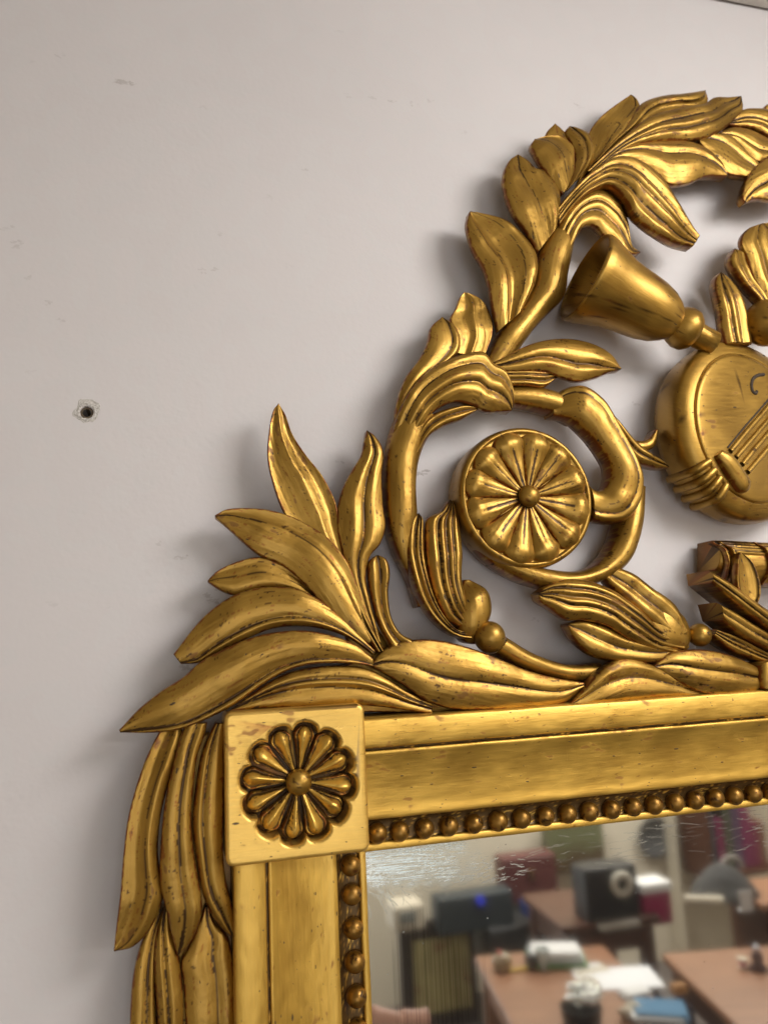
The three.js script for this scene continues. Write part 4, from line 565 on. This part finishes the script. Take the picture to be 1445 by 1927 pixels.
block('cushion', 'royal blue folded cloth below the red trunk', 'cloth', [[1.561, 0.618], [1.734, 0.552]], 3.1, 0.12, plain(0.02, 0.05, 0.22, 0.9));
{
  const [t, w, h] = block('painting', 'unframed green and brown landscape painting behind the black machine', 'painting', [[1.931, 0.841], [2.302, 0.553]], 3.64, 0.03, plain(0.13, 0.12, 0.06, 0.8));
  mesh('paint_layer', boxG(w * 0.94, h * 0.92, 0.003, 0, h / 2, -0.017), new THREE.MeshStandardMaterial({ map: dataTexture(128, (u, v) => { const n = wrapNoise(u * 4, v * 6, 4, 6, 1.4), g = step(0.2, 0.55, v + 0.4 * n); return [mix(0.33, 0.42, g), mix(0.26, 0.43, g), mix(0.16, 0.30, g)]; }, true), roughness: 0.7 }), t);
}
{
  const [x0, x1, y0, y1] = span([[2.577, 0.765], [2.722, 0.581]]); const t = thing('wall_plate', 'round dark plate hanging on the cream wall', 'plate', [(x0 + x1) / 2, (y0 + y1) / 2, 3.66]);
  mesh('dish', new THREE.LatheGeometry([[0.01, 0.02], [0.06, 0.018], [0.085, 0], [0.11, -0.006], [0.115, 0], [0.09, 0.02], [0.01, 0.03]].map(([r, h]) => new THREE.Vector2(r, h)), 48).rotateX(Math.PI / 2), plain(0.09, 0.09, 0.09, 0.4), t);
}
{
  const [x0, x1, y0, y1] = span([[2.815, 0.878], [3.244, 0.488]]); const t = thing('bookcase', 'dark bookcase with mixed spines at the upper right', 'bookcase', [(x0 + x1) / 2, y0, 3.5]); const w = x1 - x0, h = 0.75, RB = rng(9);
  mesh('shelf', rb(w, 0.03, 0.26, 0, 0.02, 0), DARKWOOD, t); mesh('shelf', rb(w, 0.03, 0.26, 0, h, 0), DARKWOOD, t); mesh('back_panel', rb(w, h, 0.02, 0, h / 2 + 0.02, 0.125), DARKWOOD, t);
  let x = -w / 2 + 0.02; while (x < w / 2 - 0.05) { const bw = 0.025 + RB() * 0.04, bh = 0.22 + RB() * 0.2; mesh('book', rb(bw, bh, 0.18, x + bw / 2, 0.036 + bh / 2, 0), plain(0.03 + RB() * 0.2, 0.02 + RB() * 0.08, 0.03 + RB() * 0.09, 0.6), t); x += bw + 0.004; }
  mesh('support', rb(0.03, h + 0.03, 0.26, -w / 2 - 0.016, h / 2 + 0.015, 0), DARKWOOD, t);
}
block('wall_post', 'cream upright post against the cream wall beside the dresser', 'post', [[2.716, 0.811], [2.733, 0.071]], 3.62, 0.1, CREAM);
// on the dresser
{
  const [[x, z]] = [[2.11, 2.359]]; const t = thing('cloth_bag', 'grey peaked cloth bag slumped on the dresser', 'bag', [x, 0.79, z]);
  const g = new THREE.SphereGeometry(0.11, 32, 20, 0, Math.PI * 2, 0, Math.PI / 2); const p = g.attributes.position; for (let i = 0; i < p.count; i++) { const y = p.getY(i) / 0.11; p.setXYZ(i, p.getX(i) * (1.1 - 0.4 * y) * 1.2, p.getY(i) * 1.1, p.getZ(i) * (1 - 0.35 * y) + 0.01 * noise.noise(p.getX(i) * 30, p.getY(i) * 30, 1)); } g.computeVertexNormals(); mesh('body', g, plain(0.07, 0.068, 0.066, 0.9), t);
  mesh('handle', new THREE.TorusGeometry(0.05, 0.008, 10, 32, Math.PI).translate(0.05, 0.09, 0), plain(0.4, 0.38, 0.34, 0.8), t);
  const [[x2, z2]] = [[1.962, 2.284]]; const r = thing('paper_roll', 'cream roll of paper lying on the front edge of the dresser', 'paper roll', [x2, 0.79, z2]); mesh('body', new THREE.CylinderGeometry(0.018, 0.018, 0.14, 24).rotateZ(Math.PI / 2).rotateY(0.5).translate(0, 0.019, 0), CREAM, r);
  const [[x3, z3]] = [[2.06, 2.166]]; const c = thing('price_card', 'small white standing card on the dresser', 'card', [x3, 0.79, z3]); mesh('body', rb(0.055, 0.075, 0.003, 0, 0.038, 0, 0.001), WHITE, c); mesh('foot', rb(0.04, 0.004, 0.03, 0, 0.003, 0.016, 0.001), WHITE, c);
}
// on the near desk
const onDesk = (x, z) => [x, 0.7505, z];
{
  const put = (q) => q[0];
  const a = put([[1.045, 2.122]]); const pot = thing('patterned_jar', 'squat patterned jar with a red knob at the desk corner', 'jar', onDesk(...a));
  mesh('body', new THREE.LatheGeometry([[0.001, 0], [0.024, 0], [0.034, 0.018], [0.032, 0.036], [0.02, 0.048], [0.001, 0.05]].map(([r, h]) => new THREE.Vector2(r, h)), 40), new THREE.MeshStandardMaterial({ map: dataTexture(64, (u, v) => { const n = wrapNoise(u * 8, v * 8, 8, 8, 1.1); return n > 0.15 ? [0.75, 0.7, 0.6] : n < -0.2 ? [0.5, 0.35, 0.2] : [0.62, 0.55, 0.42]; }, true), roughness: 0.3 }), pot); mesh('knob', new THREE.SphereGeometry(0.009, 20, 14).translate(-0.008, 0.052, 0), plain(0.6, 0.05, 0.03, 0.3), pot);
  const b = put([[1.233, 2.104]]); const bk = thing('book_stack', 'stack of pale books with a green cover at the back of the desk', 'books', onDesk(...b), 0.35);
  for (const [w, d, y, c] of [[0.2, 0.12, 0.009, plain(0.12, 0.28, 0.10)], [0.18, 0.11, 0.026, plain(0.5, 0.55, 0.55)], [0.16, 0.10, 0.042, WHITE]]) mesh('book', rb(w, 0.015, d, 0, y, 0, 0.003), c, bk);
  const b2 = put([[1.146, 2.092]]); const db = thing('camera_case', 'little black case beside the patterned jar', 'case', onDesk(...b2)); mesh('body', rb(0.05, 0.045, 0.04, 0, 0.023, 0), BLACK, db);
  const c = put([[1.355, 1.922]]); const pp = thing('paper_sheet', 'white sheets of paper spread on the desk', 'paper', onDesk(...c), 0.25); mesh('body', rb(0.26, 0.003, 0.16, 0, 0.002, 0, 0.001), plain(0.85, 0.86, 0.88), pp);
  const d = put([[1.231, 1.883]]); const bw = thing('small_bowl', 'cream ring shaped bowl standing on the papers', 'bowl', onDesk(...d)); mesh('body', new THREE.TorusGeometry(0.028, 0.011, 16, 40).rotateX(Math.PI / 2).translate(0, 0.016, 0), CREAM, bw); mesh('base', new THREE.CylinderGeometry(0.024, 0.024, 0.006, 32).translate(0, 0.009, 0), plain(0.2, 0.22, 0.2), bw);
  const e = put([[1.109, 1.698]]); const jw = thing('glass_bead_bunch', 'dark dish heaped with sparkling glass beads at the front of the desk', 'beads', onDesk(...e)); jw.scale.setScalar(1.5);
  mesh('dish', new THREE.LatheGeometry([[0.001, 0], [0.035, 0], [0.04, 0.03], [0.037, 0.03], [0.033, 0.004], [0.001, 0.004]].map(([r, h]) => new THREE.Vector2(r, h)), 36), BLACK, jw);
  const RJ = rng(31); for (let k = 0; k < 16; k++) mesh('glass_bead', new THREE.IcosahedronGeometry(0.008 + RJ() * 0.006, 1).translate((RJ() - 0.5) * 0.06, 0.034 + RJ() * 0.026, (RJ() - 0.5) * 0.05), plain(0.85, 0.88, 0.85, 0.06, { metalness: 1 }), jw);
  const f = put([[1.324, 1.642]]); const sb = thing('magazine_stack', 'blue and white magazines stacked at the right of the desk', 'magazines', onDesk(...f), 0.5); for (const [y, m, k] of [[0.005, WHITE, 0], [0.014, plain(0.12, 0.25, 0.4), 0.01], [0.023, WHITE, -0.008], [0.031, plain(0.06, 0.2, 0.36), 0.004]]) mesh('magazine', rb(0.14, 0.007, 0.1, k, y, k, 0.002), m, sb);
  const h = put([[1.264, 1.681]]); const cu = thing('porcelain_figure', 'cream crumpled ornament beside the magazines', 'ornament', onDesk(...h)); const cg = new THREE.IcosahedronGeometry(0.03, 4); { const p = cg.attributes.position; for (let i = 0; i < p.count; i++) { const x = p.getX(i), y = p.getY(i), z = p.getZ(i), s = 1 + 0.5 * noise.noise(x * 45, y * 45, z * 45); p.setXYZ(i, x * s * 1.4, Math.max(0.001, (y + 0.02) * s * 0.7), z * s); } } mesh('body', creased(cg, 0.9), CREAM, cu);
  const o = put([[1.472, 1.76]]); const oc = thing('wooden_trinket', 'small orange wooden trinket at the far edge of the near desk', 'trinket', onDesk(...o)); mesh('body', rb(0.05, 0.022, 0.03, 0, 0.012, 0, 0.008), plain(0.5, 0.24, 0.07), oc); mesh('lid', rb(0.044, 0.006, 0.026, 0, 0.026, 0, 0.002), plain(0.42, 0.2, 0.06), oc);
  const clutter = (name, label, category, px, build) => { const t = thing(name, label, category, onDesk(...px)); build(t); return t; };
  clutter('envelope', 'cream envelope lying flat beside the book stack', 'envelope', put([[1.306, 2.011]]), t => { mesh('body', rb(0.12, 0.004, 0.07, 0, 0.003, 0, 0.001), CREAM, t); mesh('flap', rb(0.1, 0.002, 0.03, 0, 0.0065, 0.015, 0.0008), WHITE, t); });
  clutter('pencil', 'yellow pencil by the foot of the patterned jar', 'pencil', put([[1.092, 2.086]]), t => { mesh('shaft', new THREE.CylinderGeometry(0.005, 0.005, 0.07, 6).rotateZ(Math.PI / 2).translate(0, 0.006, 0), plain(0.75, 0.55, 0.05), t); mesh('point', new THREE.ConeGeometry(0.005, 0.014, 6).rotateZ(-Math.PI / 2).translate(0.042, 0.006, 0), plain(0.6, 0.45, 0.3), t); });
  clutter('glass_tumbler', 'pale glass tumbler standing in front of the book stack', 'tumbler', put([[1.175, 2.081]]), t => mesh('body', new THREE.LatheGeometry([[0.001, 0], [0.02, 0], [0.024, 0.06], [0.021, 0.06], [0.018, 0.006], [0.001, 0.006]].map(([r, h]) => new THREE.Vector2(r, h)), 32), plain(0.55, 0.62, 0.6, 0.1), t));
  clutter('card_stack', 'stack of white cards between the ornament and the orange trinket', 'cards', put([[1.337, 1.799]]), t => { for (const k of [0, 1, 2]) mesh('card', rb(0.08, 0.005, 0.05, k * 0.004, 0.004 + k * 0.006, -k * 0.003, 0.001), WHITE, t); });
  clutter('cotton_reel', 'little pink reel on the right desk beside the dark figure', 'reel', put([[1.774, 1.845]]), t => { mesh('body', new THREE.CylinderGeometry(0.012, 0.012, 0.024, 24).translate(0, 0.016, 0), plain(0.6, 0.25, 0.3), t); for (const y of [0.003, 0.029]) mesh('flange', new THREE.CylinderGeometry(0.017, 0.017, 0.004, 24).translate(0, y, 0), CREAM, t); });
  const g = put([[1.811, 1.819]]); const tr = thing('toy_figure', 'small dark figure with a silver head on the right desk', 'figurine', onDesk(...g)); mesh('body', new THREE.LatheGeometry([[0.001, 0], [0.03, 0], [0.028, 0.01], [0.014, 0.02], [0.02, 0.04], [0.012, 0.055], [0.001, 0.056]].map(([r, q]) => new THREE.Vector2(r, q)), 30), plain(0.05, 0.02, 0.03, 0.3), tr); mesh('head', new THREE.SphereGeometry(0.011, 20, 14).translate(0, 0.064, 0), plain(0.7, 0.75, 0.85, 0.08, { metalness: 1 }), tr);
}

// ---------------------------------------------------------------- the photographer's hand, whose finger shows at the bottom of the glass
{
  const [[fx0, fy0], [fx1, fy1]] = [[0.23, 1.387], [0.321, 1.373]];
  const ox = fx0, oy = fy0, L = fx1 - fx0, q = (x, y, z) => new THREE.Vector3(x, y, z);
  const bones = [];
  const chain = (pts, r) => { for (let i = 0; i < pts.length - 1; i++) bones.push([pts[i], pts[i + 1], r[i], r[i + 1]]); };
  chain([q(-0.30, -0.16, 0.06), q(-0.10, -0.05, 0.02), q(-0.06, -0.03, 0.01)], [0.042, 0.030, 0.027]);
  for (const [y, z, l, r] of [[0, 0.0, L, 0.0088], [-0.021, 0.003, L * 1.08, 0.009], [-0.042, 0.004, L * 0.98, 0.0086], [-0.060, 0.003, L * 0.76, 0.0076]]) {
    bones.push([q(-0.07, -0.03 + y * 0.2, 0.01), q(0, y, z), 0.02, 0.0125]);
    chain([q(0, y, z), q(l * 0.42, y + 0.003, z - 0.004), q(l * 0.74, y - 0.001, z + 0.002), q(l - r, y - 0.004, z + 0.008)], [r * 1.3, r * 1.12, r, r * 0.86]);
  }
  chain([q(-0.06, -0.012, 0.008), q(-0.03, 0.016, -0.012), q(-0.006, 0.022, -0.026), q(0.018, 0.018, -0.034)], [0.018, 0.0125, 0.0105, 0.009]);
  const n = 96, size = 0.27, c = q(-0.06, -0.05, 0.012), mc = new MarchingCubes(n, plain(0.5, 0.28, 0.2), false, false, 300000); mc.isolation = 0;
  const ab = new THREE.Vector3(), ap = new THREE.Vector3(), p = new THREE.Vector3();
  for (let k = 0; k < n; k++) for (let j = 0; j < n; j++) for (let i = 0; i < n; i++) {
    p.set((i / n * 2 - 1) * size / 2 * 1.0 + c.x, (j / n * 2 - 1) * size / 2 + c.y, (k / n * 2 - 1) * size / 2 + c.z);
    let d = 1e9; for (const [A, B, r0, r1] of bones) { ab.subVectors(B, A); ap.subVectors(p, A); const t = clamp(ap.dot(ab) / ab.lengthSq()), e = ap.addScaledVector(ab, -t).length() - mix(r0, r1, t), h = clamp(0.5 + 0.5 * (d - e) / 0.004); d = mix(d, e, h) - 0.004 * h * (1 - h); if (d > 1e8) d = e; }
    mc.field[i + j * n + k * n * n] = -d;
  }
  mc.update();
  const g = new THREE.BufferGeometry(); const P = mc.positionArray.slice(0, mc.count * 3), N = mc.normalArray.slice(0, mc.count * 3);
  for (let i = 0; i < P.length; i++) P[i] = P[i] * size / 2 + [c.x, c.y, c.z][i % 3];
  g.setAttribute('position', new THREE.BufferAttribute(P, 3)); g.setAttribute('normal', new THREE.BufferAttribute(N, 3));
  const t = thing('person', 'outstretched bare hand whose finger is mirrored at the lower left of the glass', 'person', [ox, oy, 0.50]);
  mesh('hand', g, plain(0.52, 0.29, 0.21, 0.5), t);
}
renderer.render(scene, camera);
